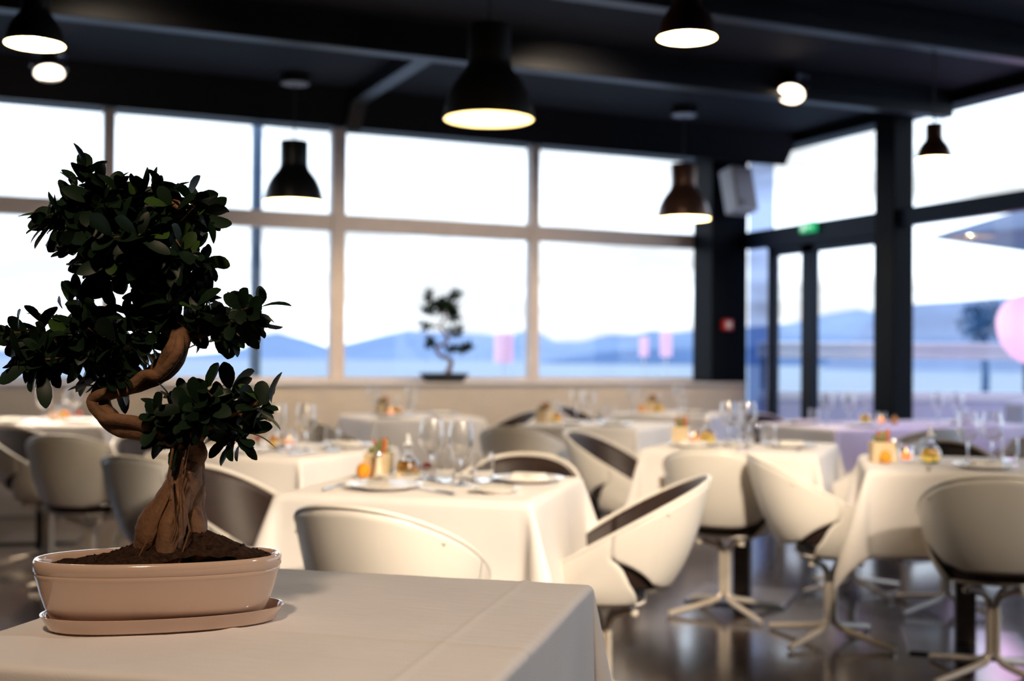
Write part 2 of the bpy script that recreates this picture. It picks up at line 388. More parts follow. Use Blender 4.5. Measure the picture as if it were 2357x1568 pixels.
for i in range(3):
    y1, y0 = ys[i], ys[i + 1]
    w = thing('window_%d' % (7 + i), ['large window right of the black steel column', 'window further right outside the picture', 'window far right outside the picture'][i], 'window', kind='structure')
    MB().span((BX - 0.004, y0 + 0.1, 0.10), (BX + 0.004, y1, Z1)).build('pane', 'window_glass', w, smooth=False)
    MB().span((BX - 0.004, y0 + 0.1, Z2), (BX + 0.004, y1, ZT)).build('pane', 'window_glass', w, smooth=False)
    MB().span((BX - 0.05, y0 + 0.1, Z1), (BX + 0.05, y1, Z2)).build('rail', 'frame_dark', w, smooth=False, bevel=0.006)
    MB().span((BX - 0.05, y0 + 0.1, 0), (BX + 0.05, y1, 0.10)).build('sill_frame', 'frame_dark', w, smooth=False)
    MB().span((BX - 0.06, y0, 0), (BX + 0.06, y0 + 0.1, ZT)).build('mullion', 'frame_dark', w, smooth=False)
struct(MB().span((BX, YN, 0), (BX + 0.1, -0.3, ZC)).build('wall_right', 'wall_dark', smooth=False), 'dark wall right of the viewer', 'wall')
struct(MB().span((BX - 0.16, 8.95, 3.06), (BX - 0.04, 9.62, 3.10)).build('trim_5', 'rail_steel', smooth=False), 'pale metal pelmet strip at the top of the door wall', 'trim')

# exit sign on the transom
t = thing('exit_sign', 'small glowing green exit sign above the glass doors', 'sign', (BX - 0.075, 8.60, 2.33))
MB().box((0, 0, 0), (0.04, 0.20, 0.09)).build('housing', 'exit_green', t, smooth=False, bevel=0.005)
pict = MB().box((-0.021, 0.05, 0), (0.004, 0.05, 0.06)).box((-0.021, -0.04, 0.0), (0.004, 0.06, 0.012)).box((-0.021, -0.015, 0.012), (0.004, 0.012, 0.035))
pict.build('pictogram', 'exit_white', t, smooth=False)

# speaker on the corner column
t = thing('wall_speaker', 'white box loudspeaker tilted on the black corner column', 'speaker', (6.46, 9.50, 2.73))
R = Euler((math.radians(-14), 0, math.radians(6))).to_matrix()
MB().box((0, -0.10, 0), (0.25, 0.18, 0.42), R).build('cabinet', 'speaker_white', t, smooth=False, bevel=0.012)
g = MB().box(R @ Vector((0, -0.095, 0)) + Vector((0, -0.10, 0)), (0.225, 0.012, 0.39), R).build('grille', 'speaker_grille', t, smooth=False, bevel=0.004)
MB().lathe([(0, -0.004), (0.02, -0.004), (0.02, 0.004), (0, 0.004)], 16, R @ Vector((-0.07, -0.105, -0.15)) + Vector((0, -0.10, 0)), M=R @ Euler((PI / 2, 0, 0)).to_matrix()).build('badge', 'rubber_black', g)
MB().tube([(0, 0.12, 0.0), (0, 0.02, 0.0)], 0.02, 8).build('bracket', 'rubber_black', t)
# fire alarm call point
t = thing('alarm_button', 'small red fire alarm call point on the black corner column', 'alarm', (6.47, 9.585, 1.50))
MB().box((0, 0, 0), (0.10, 0.05, 0.10)).build('case', 'alarm_red', t, smooth=False, bevel=0.006)
MB().box((0, -0.027, 0), (0.06, 0.006, 0.06)).build('face', 'exit_white' if False else 'porcelain', t, smooth=False)
# blue light bar at the foot of the right window
tag(MB().span((BX - 0.055, 5.2, 0.62), (BX - 0.008, 6.52, 0.71)).build('light_bar', 'led_blue', smooth=False, bevel=0.01), 'glowing deep blue light bar low on the right hand window', 'light bar')

# ================================================================== OUTSIDE
struct(MB().span((-3000, -1500, -3.4), (3000, 3000, -3.0)).build('sea', 'sea', smooth=False), 'pale blue calm sea beyond the windows', 'sea')
struct(MB().span((BX + 0.1, -3, -0.12), (13.5, 10.6, -0.02)).build('terrace_floor', 'terrace_deck', smooth=False), 'grey terrace floor outside the glass doors', 'terrace')
def hills(name, pts, m, label, depth, seed):
    """a range of hills: its crest line with slopes running down to the water on both sides"""
    pts = [Vector(p) for p in pts]; crest = []
    for a, b in zip(pts, pts[1:]):
        for k in range(5): crest.append(a.lerp(b, k / 5))
    crest.append(pts[-1]); nU = len(crest); mb = MB()
    def fn(u, v):
        c = crest[min(nU - 1, round(u * (nU - 1)))]; s = (v - 0.5) * 2
        flat = Vector((c.x, c.y, 0)); r = flat.length; h = (c.z + 4.0)
        p = flat * ((r + s * depth) / r); n = noise.noise(Vector((p.x * 0.02 + seed, p.y * 0.02, 0)))
        prof = 1 - abs(s) ** 1.15
        return (p.x, p.y, -4.0 + h * prof * (1 + (0.12 * n if abs(s) > 0.05 else 0.02 * n)))
    mb.grid(fn, nU, 17)
    o = mb.build(name, m, smooth=True, angle=180)
    return tag(o, label, 'hills', kind='structure')
FAR = [(-1350, 620, 10), (-1150, 960, 26), (-850, 1230, 32), (-560, 1390, 22), (-300, 1470, 15), (-98.7, 1496.7, 8.3), (32.2, 1499.7, 4.7), (101.5, 1496.6, 8.4), (173.1, 1490.0, 5.1), (241.6, 1480.4, 2.1), (271.3, 1475.3, 4.9), (301.1, 1469.5, 10.4), (320.9, 1465.3, 25.3), (341.0, 1460.7, 29.2), (371.2, 1453.3, 21.7), (401.5, 1445.3, 11.4), (431.7, 1436.5, 19.1), (461.8, 1427.1, 26.9), (491.9, 1417.0, 33.6), (517.0, 1408.1, 31.2), (551.8, 1394.8, 31.5), (586.4, 1380.6, 29.2), (603.7, 1373.2, 24.0), (620.7, 1365.6, 33.7), (635.2, 1358.9, 34.9), (659.4, 1347.3, 21.2), (688.0, 1332.9, 22.0), (716.2, 1318.0, 30.2), (744.0, 1302.5, 30.4), (762.2, 1291.9, 35.9), (789.3, 1275.6, 33.4), (811.4, 1261.6, 36.2), (850.3, 1235.7, 39.0), (883.9, 1211.9, 42.8), (904.3, 1196.8, 46.0), (924.3, 1181.4, 53.8), (943.9, 1165.8, 58.4), (961.2, 1151.6, 61.5), (981.8, 1134.0, 56.3), (1007.3, 1111.5, 47.0), (1075.2, 1045.9, 36.8), (1150, 960, 30), (1300, 750, 25)]
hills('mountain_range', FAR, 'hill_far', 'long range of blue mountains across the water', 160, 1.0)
NEAR = [(380, 816, -3.5), (401.5, 805.5, 1.1), (418.5, 796.8, 4.4), (443.7, 783.0, 7.2), (468.3, 768.6, 8.4), (486.9, 756.9, 8.5), (510.3, 741.4, 9.7), (535.3, 723.5, 9.9), (600, 670, 8), (640, 630, -3.5)]
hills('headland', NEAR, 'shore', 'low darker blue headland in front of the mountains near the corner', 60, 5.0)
RIGHT = [(372, 472, -3.5), (379.2, 465.0, 7.1), (388.3, 457.4, 19.5), (397.1, 449.8, 26.1), (402.9, 444.6, 27.6), (410.0, 438.1, 28.4), (416.9, 431.6, 28.9), (423.6, 425.0, 29.8), (431.4, 417.1, 30.7), (437.3, 410.8, 31.6), (448.6, 398.5, 33.3), (465.5, 378.6, 34.4), (500, 330, 36), (540, 250, 34)]
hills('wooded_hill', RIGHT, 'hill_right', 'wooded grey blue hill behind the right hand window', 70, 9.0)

# exterior post beyond the window row
t = thing('outdoor_post', 'slim blue grey post standing outside the window left of centre', 'post', (2.40, 11.2, 0))
MB().span((-0.04, -0.05, -3), (0.045, 0.05, 3.6)).build('shaft', 'post_blue', t, smooth=False, bevel=0.006)
MB().span((-0.09, -0.09, -3.0), (0.09, 0.09, -2.96)).build('foot_plate', 'post_blue', t, smooth=False)

# terrace balustrade
def along(a, b, z0, z1, thick):
    a = Vector(a); b = Vector(b); dv = (b - a); n = Vector((-dv.y, dv.x)).normalized() * thick / 2
    poly = [a + n, b + n, b - n, a - n]
    return MB().prism([(q.x, q.y) for q in poly], z0, z1, 'Z')
t = thing('terrace_balustrade', 'white terrace parapet with two pale metal rails before the sea', 'balustrade', group=None)
A0, A1 = (7.0, 10.55), (10.4, 9.05)
A0 = (7.39, 10.39); A1 = (9.95, 9.25)
along(A0, A1, -0.02, 0.77, 0.14).build('parapet', 'lounge_white', t, smooth=False)
along(A0, A1, 0.77, 0.86, 0.24).build('coping', 'parapet_white', t, smooth=False, bevel=0.01)
MB().tube([(*A0, 1.235), (*A1, 1.235)], 0.042, 20).build('rail', 'rail_steel', t)
MB().tube([(*A0, 1.325), (*A1, 1.325)], 0.042, 20).build('rail', 'rail_steel', t)
for k in (0.02, 0.98):
    p = Vector(A0).lerp(Vector(A1), k)
    MB().span((p.x - 0.02, p.y - 0.02, 0.86), (p.x + 0.02, p.y + 0.02, 1.30)).build('baluster', 'post_blue', t, smooth=False)
# lounge sofa
def sofa(loc, rz, label):
    t = thing('lounge_sofa', label, 'sofa', loc, rz, 'pale lounge seats on the terrace')
    MB().box((0, 0, 0.2), (1.1, 0.8, 0.36)).build('seat', 'lounge_white', t, smooth=False, bevel=0.03)
    MB().box((0, 0.33, 0.60), (1.1, 0.18, 0.48)).build('backrest', 'lounge_white', t, smooth=False, bevel=0.03)
    for s in (-1, 1): MB().box((s * 0.48, -0.05, 0.46), (0.16, 0.66, 0.18)).build('armrest', 'lounge_white', t, smooth=False, bevel=0.03)
    for sx in (-1, 1):
        for sy in (-1, 1): MB().span((sx * 0.45 - 0.03, sy * 0.32 - 0.03, -0.02), (sx * 0.45 + 0.03, sy * 0.32 + 0.03, 0.03)).build('leg', 'post_blue', t, smooth=False)
sofa((8.25, 8.05, 0), PI + 0.45, 'pale lavender lounge sofa on the terrace, left of the pair')
sofa((9.40, 7.35, 0), PI + 0.45, 'pale lavender lounge sofa on the terrace below the pink lamp')
# pink egg lamp
t = thing('egg_lamp', 'large glowing pink egg shaped lamp on the terrace', 'lamp', (9.15, 8.52, 0))
prof = [(0, -0.34)] + [(0.30 * math.sin(a) * (1 - 0.12 * math.cos(a)), -0.34 * math.cos(a) * (1 if a < PI / 2 else 0.95)) for a in [PI * k / 18 for k in range(1, 18)]] + [(0, 0.32)]
MB().lathe(prof, 32, (0, 0, 1.50)).build('shade', 'pink_glow', t, angle=180)
MB().tube([(0, 0, 0.0), (0, 0, 1.18)], 0.025, 10).build('pole', 'rail_steel', t)
MB().lathe([(0, -0.02), (0.2, -0.02), (0.2, 0.01), (0, 0.015)], 24).build('base', 'rail_steel', t)
point('egg_lamp_glow', (-0.62, -0.35, 1.45), 5, (1.0, 0.32, 0.75), 0.25, t)
# parasol, mostly outside the picture
t = thing('parasol', 'blue grey terrace parasol, one tip reaching into the picture', 'parasol', (9.75, 8.15, 0))
tip = Vector((8.246 - 9.75, 8.90 - 8.15, 2.34)); L = math.hypot(tip.x, tip.y); a0 = math.atan2(tip.y, tip.x)
cor = [Vector((L * math.cos(a0 + k * PI / 2), L * math.sin(a0 + k * PI / 2), 2.34)) for k in range(4)]; apex = Vector((0, 0, 2.95))
for k in range(4):
    A, B = cor[k], cor[(k + 1) % 4]
    MB().grid(lambda u, v: apex.lerp(A.lerp(B, u), v) + Vector((0, 0, -0.05 * math.sin(PI * v))), 7, 7).build('canopy_panel', 'parasol_fabric', t, solid=0.006)
    MB().tube([apex - Vector((0, 0, 0.02)), (apex + A) / 2 - Vector((0, 0, 0.06)), A - Vector((0, 0, 0.01))], 0.012, 6).build('rib', 'post_blue', t)
MB().tube([(0, 0, -0.02), (0, 0, 2.98)], 0.03, 10).build('pole', 'rail_steel', t)
MB().span((-0.3, -0.3, -0.02), (0.3, 0.3, 0.05)).build('base', 'post_blue', t, smooth=False)
# pink glowing lanterns outside the window row
def lantern(x, y, z, h, r, label):
    t = thing('pink_lantern', label, 'lantern', (x, y, 0), 0, 'pale pink lanterns outside the windows')
    MB().lathe([(0, 0), (r, 0), (r, h), (r * 0.9, h + 0.01), (0, h + 0.01)], 20, (0, 0, z)).build('shade', 'pink_faint', t)
    MB().tube([(0, 0, -3.0), (0, 0, z)], 0.008, 8).build('pole', 'rail_steel', t)
lantern(5.21, 11.91, 1.12, 0.30, 0.105, 'pale pink lantern outside, right of the small bonsai')
lantern(6.573, 11.30, 1.20, 0.20, 0.05, 'slim pale pink lantern outside the corner window, left of two')
lantern(6.789, 11.206, 1.20, 0.26, 0.065, 'slim pale pink lantern outside the corner window, right of two')
# tree on the far shore
rnd = random.Random(4)
t = thing('shore_tree', 'dark blue green tree beyond the terrace, left of the pink lamp', 'tree', (46.2, 45.9, -3))
MB().tube([(0, 0, 0), (0.1, 0, 3.5), (0, 0.1, 6.0)], [0.25, 0.18, 0.1], 8).build('trunk', 'tree_leaf', t)
mb = MB()
for k in range(420):
    a = rnd.uniform(0, 2 * PI); b = rnd.uniform(-1, 1); r = rnd.random() ** 0.4
    c = Vector((1.25 * r * math.cos(a) * math.sqrt(1 - b * b), 1.25 * r * math.sin(a) * math.sqrt(1 - b * b), 6.1 + 1.15 * r * b))
    q = Euler((rnd.uniform(0, 6), rnd.uniform(0, 6), rnd.uniform(0, 6))).to_matrix(); s = rnd.uniform(0.12, 0.24)
    mb.add([c + q @ Vector(p) for p in ((-s, 0, 0), (0, -s * 0.5, 0.03), (s, 0, 0), (0, s * 0.5, 0.03))], [(0, 1, 2, 3)])
o = mb.build('foliage', 'tree_leaf', t, smooth=False); o['kind'] = 'stuff'

# ================================================================== PENDANT LAMPS
def pendant(loc, dia, label, m, watts, top=ZC, canopy=True, ref=2.1):
    R = dia / 2
    t = thing('pendant_lamp', label, 'lamp', loc, 0, 'bell shaped pendant lamps')
    outer = [(1.0, 0.0), (0.99, 0.10), (0.955, 0.30), (0.89, 0.52), (0.79, 0.74), (0.66, 0.93), (0.55, 1.06), (0.495, 1.16), (0.475, 1.24), (0.47, 1.32), (0.47, 2.00), (0.455, 2.05), (0.0, 2.06)]
    MB().lathe([(r * R, z * R) for r, z in outer], 40).build('shade', m, t, angle=50)
    inner = [(1.0, 0.0), (0.975, 0.0), (0.965, 0.10), (0.93, 0.30), (0.865, 0.52), (0.765, 0.74), (0.635, 0.93), (0.52, 1.06), (0.45, 1.18), (0.0, 1.20)]
    MB().lathe([(r * R, z * R) for r, z in inner], 40).build('inner_shade', 'shade_inside', t, angle=50)
    s = min(1.0, R / 0.12)
    b = MB().lathe([(0, -0.055 * s), (0.020 * s, -0.05 * s), (0.034 * s, -0.03 * s), (0.038 * s, 0), (0.032 * s, 0.03 * s), (0.018 * s, 0.06 * s), (0.016 * s, 0.09 * s), (0, 0.09 * s)], 20, (0, 0, R * 0.62)).build('bulb', 'bulb', t, angle=180)
    MB().tube([(0, 0, R * 0.62 + 0.085 * s), (0, 0, R * 1.25)], 0.018 * s, 10).build('socket', 'cable_black', t)
    h = top - loc[2]
    MB().tube([(0, 0, R * 2.04), (0, 0, h)], 0.005, 8).build('cable', 'cable_black', t)
    if canopy:
        cr = 0.105 if dia > 0.3 else 0.05
        c = MB().lathe([(0, h), (cr, h), (cr, h - 0.06), (0, h - 0.06)], 32).build('canopy', 'shade_black', t)
        MB().lathe([(0, h - 0.060), (cr * 0.93, h - 0.060), (cr * 0.93, h - 0.066), (0, h - 0.066)], 32).build('canopy_face', 'spot_off', c)
    point('pendant_light', (0, 0, R * 0.62 - 0.055 * s - 0.035), watts, (1, 0.72, 0.40), 0.03, t)
    return t
pendant((2.224, 5.283, 2.30), 0.43, 'largest black bell pendant lamp, top centre of the picture', 'shade_black', 4, top=3.0 + 0.19)
pendant((2.11, 8.60, 2.275), 0.43, 'black bell pendant lamp against the window, right of the bonsai crown', 'shade_black', 26)
pendant((5.20, 8.33, 2.295), 0.43, 'warm lit bell pendant lamp against the window next to the corner column', 'shade_warm_lit', 26)
pendant((2.245, 3.58, 2.284), 0.205, 'small warm lit pendant lamp cut off by the top edge, right of centre', 'shade_warm_lit', 14)
pendant((0.201, 4.665, 2.284), 0.205, 'small black pendant lamp at the top left corner', 'shade_black', 14)
pendant((5.185, 5.545, 2.368), 0.205, 'small pendant lamp against the right hand window', 'shade_warm_lit', 12)
# ceiling spotlights
def spotlight(loc, target, label, lit=True, watts=0, angle=60):
    t = thing('ceiling_spotlight', label, 'spotlight', loc, 0, 'ceiling spotlights')
    L = Vector(loc); d = (Vector(target) - L).normalized(); h = ZC - loc[2]
    q = d.to_track_quat('-Z', 'Y').to_matrix()
    MB().lathe([(0.0, 0.10), (0.05, 0.095), (0.075, 0.06), (0.095, 0.0), (0.10, -0.04), (0.092, -0.04), (0.085, -0.02), (0, -0.02)], 28, M=q).build('housing', 'chrome', t)
    MB().lathe([(0.0, -0.030), (0.082, -0.030), (0.082, -0.024), (0, -0.024)], 28, M=q).build('lens', 'spot_face' if lit else 'spot_off', t)
    fins = MB()
    for k in range(4): fins.box(q @ Vector((0, 0, 0.105 + 0.012 * k)), (0.07, 0.07, 0.005), q)
    fins.build('heat_sink', 'chrome', t, smooth=False)
    MB().tube([q @ Vector((0.11, 0, 0)), q @ Vector((0.11, 0, 0.12)), (0, 0, h - 0.02)], 0.008, 8).tube([q @ Vector((-0.11, 0, 0)), q @ Vector((-0.11, 0, 0.12)), (0, 0, h - 0.02)], 0.008, 8).build('yoke', 'chrome', t)
    MB().lathe([(0, h), (0.05, h), (0.05, h - 0.03), (0, h - 0.03)], 20).build('ceiling_rose', 'shade_black', t)
    if lit: spot('spotlight_beam', d * 0.05, d * 3, watts, angle, 0.6, parent=t)
    return t
spotlight((0.46, 8.60, 3.07), (0.55, 7.6, 0.75), 'lit chrome ceiling spotlight at the upper left', True, 620, 75)
spotlight((5.19, 6.92, 3.05), (4.0, 5.9, 0.75), 'lit chrome ceiling spotlight at the upper right, tilted towards the room', True, 160, 70)
spotlight((4.55, 4.35, 3.03), (5.0, 3.4, 0.5), 'unlit ceiling spotlight at the dark top right corner', False)

# room spotlights behind and above the viewer, outside the picture
spot('house_spot', (1.30, -0.55, 3.1), (1.58, 3.7, 0.62), 740, 25, 0.6)
spot('house_spot', (2.05, -0.40, 3.1), (1.58, 3.7, 0.62), 740, 25, 0.6)
spot('house_spot', (1.2, 1.0, 3.1), (3.2, 4.85, 0.66), 1150, 24, 0.7)
spot('house_spot', (1.15, 1.6, 3.1), (1.2, 5.45, 0.78), 270, 22, 0.7)
spot('house_spot', (3.0, -0.2, 3.1), (3.55, 3.45, 0.6), 320, 24, 0.7)
spot('house_spot', (3.4, 5.9, 3.1), (3.9, 9.4, 0.9), 240, 75, 0.8)
spot('house_spot', (0.6, 5.9, 3.1), (1.3, 9.4, 0.9), 40, 75, 0.8)
spot('house_spot', (-0.5, 0.2, 3.1), (0.35, 1.9, 0.78), 165, 44, 0.8, (1, 0.74, 0.52))
spot('violet_spot', (6.0, 5.0, 3.1), (5.6, 6.3, 0.75), 150, 50, 0.8, (0.50, 0.32, 1.0))
spot('house_spot', (2.9, 0.2, 3.1), (0.95, 1.75, 0.6), 110, 34, 0.8, (1, 0.88, 0.76))

# ================================================================== TABLES AND CLOTHS
TOPZ = 0.75
W2 = 0.40
def make_table():
    t = thing('dining_table', '', 'table', group='square restaurant tables')
    MB().span((-W2 + 0.005, -W2 + 0.005, 0.715), (W2 - 0.005, W2 - 0.005, 0.744)).build('tabletop', 'wood_dark', t, smooth=False, bevel=0.004)
    MB().span((-0.04, -0.04, 0.012), (0.04, 0.04, 0.715)).build('post', 'wood_dark', t, smooth=False, bevel=0.004)
    MB().span((-0.24, -0.24, 0.0), (0.24, 0.24, 0.012)).build('base_plate', 'steel_plate', t, smooth=False, bevel=0.003)
    MB().span((-0.2, -0.03, 0.69), (0.2, 0.03, 0.715)).span((-0.03, -0.2, 0.69), (0.03, 0.2, 0.715)).build('top_bracket', 'wood_dark', t, smooth=False)
    return t
table0 = make_table()
def make_cloth(seed, over=0.35, n=72, creases=(), flare=0.02, cone=0.28):
    rnd = random.Random(seed); ph = [rnd.uniform(0, 6.28) for _ in range(8)]; S = W2 + over; rr = 0.012
    kx = [rnd.uniform(11, 17) for _ in range(4)]; skew = rnd.uniform(-0.02, 0.02)
    # denser sampling near the table edge
    def ax(u):
        s = 2 * u - 1; return math.copysign(abs(s) ** 1.0 * S, s)
    def fn(u, v):
        x, y = ax(u), ax(v)
        dx, dy = max(abs(x) - W2, 0), max(abs(y) - W2, 0); sx, sy = (1 if x > 0 else -1), (1 if y > 0 else -1)
        top = 0.0
        for (cx, cy, horiz, amp) in creases:
            q = (y - cy) if horiz else (x - cx)
            top += amp * math.exp(-(q / 0.007) ** 2)
        top += 0.0010 * noise.noise(Vector((x * 9 + seed, y * 9, 0)))
        if n > 200: top += 0.0007 * noise.noise(Vector((x * 18, y * 75, 3)))
        if dx == 0 and dy == 0: return (x, y, top)
        def roll(d):                         # the cloth rounds over the table edge before it falls
            a = min(d / rr, PI / 2); return rr * math.sin(a), -rr * (1 - math.cos(a)) - max(d - rr * PI / 2, 0)
        if dy == 0:
            o, z = roll(dx); k = min(dx / over, 1); i = 0 if sx > 0 else 1
            wv = 0.020 * k * math.sin(kx[i] * y + ph[i]) * (0.4 + abs(y) / W2 * 0.6) + flare * k
            return (sx * (W2 + o + wv), y * (1 + 0.02 * k), z + top)
        if dx == 0:
            o, z = roll(dy); k = min(dy / over, 1); i = 2 if sy > 0 else 3
            wv = 0.020 * k * math.sin(kx[i] * x + ph[i]) * (0.4 + abs(x) / W2 * 0.6) + flare * k
            return (x * (1 + 0.02 * k), sy * (W2 + o + wv), z + top)
        r = math.hypot(dx, dy); al = math.atan2(dy, dx); k = min(r / over, 1.45)
        be = PI / 4 + (al - PI / 4) * 0.92
        h = r * cone * math.sin(2 * al) + flare * min(k, 1)
        i = 0 if sx > 0 else 1; j = 2 if sy > 0 else 3
        wa = 0.020 * min(dx / over, 1) * math.sin(kx[i] * sy * W2 + ph[i]); wb_ = 0.020 * min(dy / over, 1) * math.sin(kx[j] * sx * W2 + ph[j])
        o, z = roll(r)
        z *= math.sqrt(max(1 - (cone * math.sin(2 * al)) ** 2, 0.1))
        return (sx * (W2 + o * math.cos(be) + h * math.cos(be) + wa), sy * (W2 + o * math.sin(be) + h * math.sin(be) + wb_), z)
    return MB().grid(fn, n, n)
# each table: centre, rotation, how it is known
TABLES = {
    0: (0.513, 1.986, 0.66, 'front table carrying the bonsai'),
    1: (1.454, 3.856, 0.66, 'brightly lit front centre table'),
    2: (1.303, 5.575, 0.85, 'table behind the bonsai trunk'),
    3: (3.524, 5.075, 0.79, 'lit middle table right of centre'),
    4: (3.806, 3.883, 0.66, 'front right table'),
    5: (2.92, 8.35, 0.0, 'back table below the small bonsai'),
    6: (5.13, 8.32, 0.87, 'back table near the corner column'),
    7: (3.754, 7.04, 0.86, 'shaded centre table'),
    8: (5.33, 6.51, 0.0, 'violet tinted table before the doors'),
    9: (6.23, 6.50, 0.0, 'rightmost back table'),
    10: (0.45, 8.33, 0.25, 'far left window table'),
}
for k, (x, y, a, who) in TABLES.items():
    place(table0, (x, y, 0), -a, 'dark pedestal table under a cloth, the ' + who, 'square restaurant tables')
    cr = [(0.0, -0.125, True, 0.0026), (0.28, 0, False, 0.0026)] if k == 0 else []
    n = 300 if k == 0 else 72
    c = make_cloth(k + 3, n=n, creases=cr, flare=0.006 if k == 0 else 0.02, cone=0.2 if k == 0 else 0.28).build('tablecloth', 'cloth', smooth=True, angle=75, solid=0.0015, offset=-1.0)
    c.location = (x, y, TOPZ); c.rotation_euler = (0, 0, -a)
    tag(c, 'white tablecloth draped over the ' + who, 'tablecloth', 'white square tablecloths')
def on(k, u, v, z=0.0):
    x, y, a, _ = TABLES[k]
    return (x + u * math.cos(a) + v * math.sin(a), y - u * math.sin(a) + v * math.cos(a), TOPZ + 0.0015 + z)

# ================================================================== CHAIRS
def rim(th):
    s, c = math.sin(th), math.cos(th)
    return Vector((0.265 * math.copysign(abs(s) ** 0.88, s), -0.065 - 0.285 * c, 0.44 + 0.34 * max((1 + c) / 2, 0) ** 0.8))
def bot_back(th):
    s, c = math.sin(th), math.cos(th); return Vector((0.205 * s, -0.035 - 0.185 * c, 0.420))
def bot_seat(th):
    s, c = math.sin(th), math.cos(th); return Vector((0.187 * math.copysign(abs(s) ** 0.7, s), 0.025 - 0.165 * math.copysign(abs(c) ** 0.7, c), 0.375 - 0.003 * c))
def bez(a, b, t, k=0.68, zk=0.34):
    c = Vector((a.x + (b.x - a.x) * k, a.y + (b.y - a.y) * k, a.z + (b.z - a.z) * zk))
    return a * (1 - t) ** 2 + c * 2 * t * (1 - t) + b * t * t
def inset(p, d):
    o = Vector((p.x, p.y + 0.04, 0)); l = o.length
    return p - o / l * d if l > 1e-6 else p
TN = math.radians(98)
def sstep(x):
    x = min(max(x, 0.0), 1.0); return x * x * (3 - 2 * x)
def th_back(t):
    if t >= 0.66: return TN
    q = (0.66 - t) / 0.66; return TN - math.radians(53) * q
def th_seat(t):
    if t >= 0.66: return TN
    q = (0.66 - t) / 0.66; return TN - math.radians(50) * q
def back_fn(d=0.0, t0=0.0, t1=1.0, cut=True):
    def fn(u, v):
        t = t0 + (t1 - t0) * v; th = (2 * u - 1) * (th_back(t) if cut else TN)
        tt = t
        p = bez(bot_back(th), rim(th), tt)
        if t < 0.12: p.z += 0.02 * (abs(2 * u - 1) ** 6) * (0.12 - t) / 0.12
        return inset(p, d)
    return fn
def side_fn(sgn, d=0.0, t0=0.0, t1=1.0):
    def fn(u, v):
        t = t0 + (t1 - t0) * v; a = th_seat(t); th = (a + (PI - a) * u) * sgn
        w = max(sstep((abs(th) - TN) / math.radians(34)), sstep((0.66 - t) / 0.34))
        q = bez(bot_back(th), rim(th), t).lerp(bez(bot_seat(th), rim(th), t, 0.68, 0.26), w)
        return inset(q, d)
    return fn
def make_chair():
    t = thing('shell_chair', '', 'chair', group='white shell chairs with brown lining')
    back = MB().grid(back_fn(), 45, 17).build('back_shell', 'shell_white', t, angle=180, solid=0.008)
    MB().grid(back_fn(0.016, 0.03, 0.985, False), 45, 15).build('back_lining', 'lining_brown', t, angle=180, solid=0.007)
    st = MB().grid(side_fn(1), 25, 15).grid(side_fn(-1), 25, 15)
    def pan(u, v):
        p = bot_seat(2 * PI * u); c = Vector((0, 0.02, 0.352)); q = c.lerp(p, v); q.z = 0.352 + (p.z - 0.352) * v ** 3; return q
    st.grid(pan, 48, 8, close_u=True)
    st.build('seat_shell', 'shell_white', t, angle=60, solid=0.008)
    MB().grid(side_fn(1, 0.013, 0.03, 0.98), 25, 12).grid(side_fn(-1, 0.013, 0.03, 0.98), 25, 12).build('arm_lining', 'lining_brown', t, angle=180, solid=0.006)
    def pad(u, v):
        p = bot_seat(2 * PI * u); c = Vector((0, 0.02, 0))
        if v < 0.25: q = c.lerp(p, 0.97); return Vector((q.x, q.y, 0.372 + 0.05 * v / 0.25))
        k = (v - 0.25) / 0.75; q = c.lerp(p, 0.97 * (1 - k)); return Vector((q.x, q.y, 0.422 + 0.022 * math.sin(k * PI / 2)))
    MB().grid(pad, 40, 10, close_u=True).build('seat_pad', 'lining_brown', t, angle=60)
    MB().tube([rim(2 * PI * k / 80) for k in range(80)], 0.0075, 8, closed=True).build('rim', 'shell_white', t, angle=180)
    for k in range(4):
        a = PI / 4 + k * PI / 2; d = Vector((math.cos(a), math.sin(a), 0)); z = Vector((0, 0, 1))
        pts = [d * 0.135 + z * 0.345, d * 0.09 + z * 0.333, d * 0.045 + z * 0.315, d * 0.022 + z * 0.29, d * 0.018 + z * 0.26, d * 0.018 + z * 0.10, d * 0.022 + z * 0.080, d * 0.042 + z * 0.062, d * 0.07 + z * 0.054, d * 0.30 + z * 0.014]
        lg = MB().tube(pts, [0.0125] * 5 + [0.0135] * 4 + [0.0125], 10).build('leg', 'leg_cream', t, angle=50)
        MB().lathe([(0, -0.012), (0.012, -0.010), (0.015, 0), (0.012, 0.010), (0, 0.012)], 12, d * 0.14 + z * 0.338).build('knob', 'chair_knob', lg)
    for s in (-1, 1):
        p = rim(math.radians(60) * s) * 0.5 + bez(bot_back(math.radians(60) * s), rim(math.radians(60) * s), 0.85) * 0.5
        MB().lathe([(0, -0.004), (0.006, -0.003), (0.006, 0.003), (0, 0.004)], 10, inset(p, -0.006), M=Euler((PI / 2, 0, math.radians(60) * s)).to_matrix()).build('bolt', 'chair_knob', back)
    return t
chair0 = make_chair()
def T(k, u, v): return on(k, u, v)[:2]
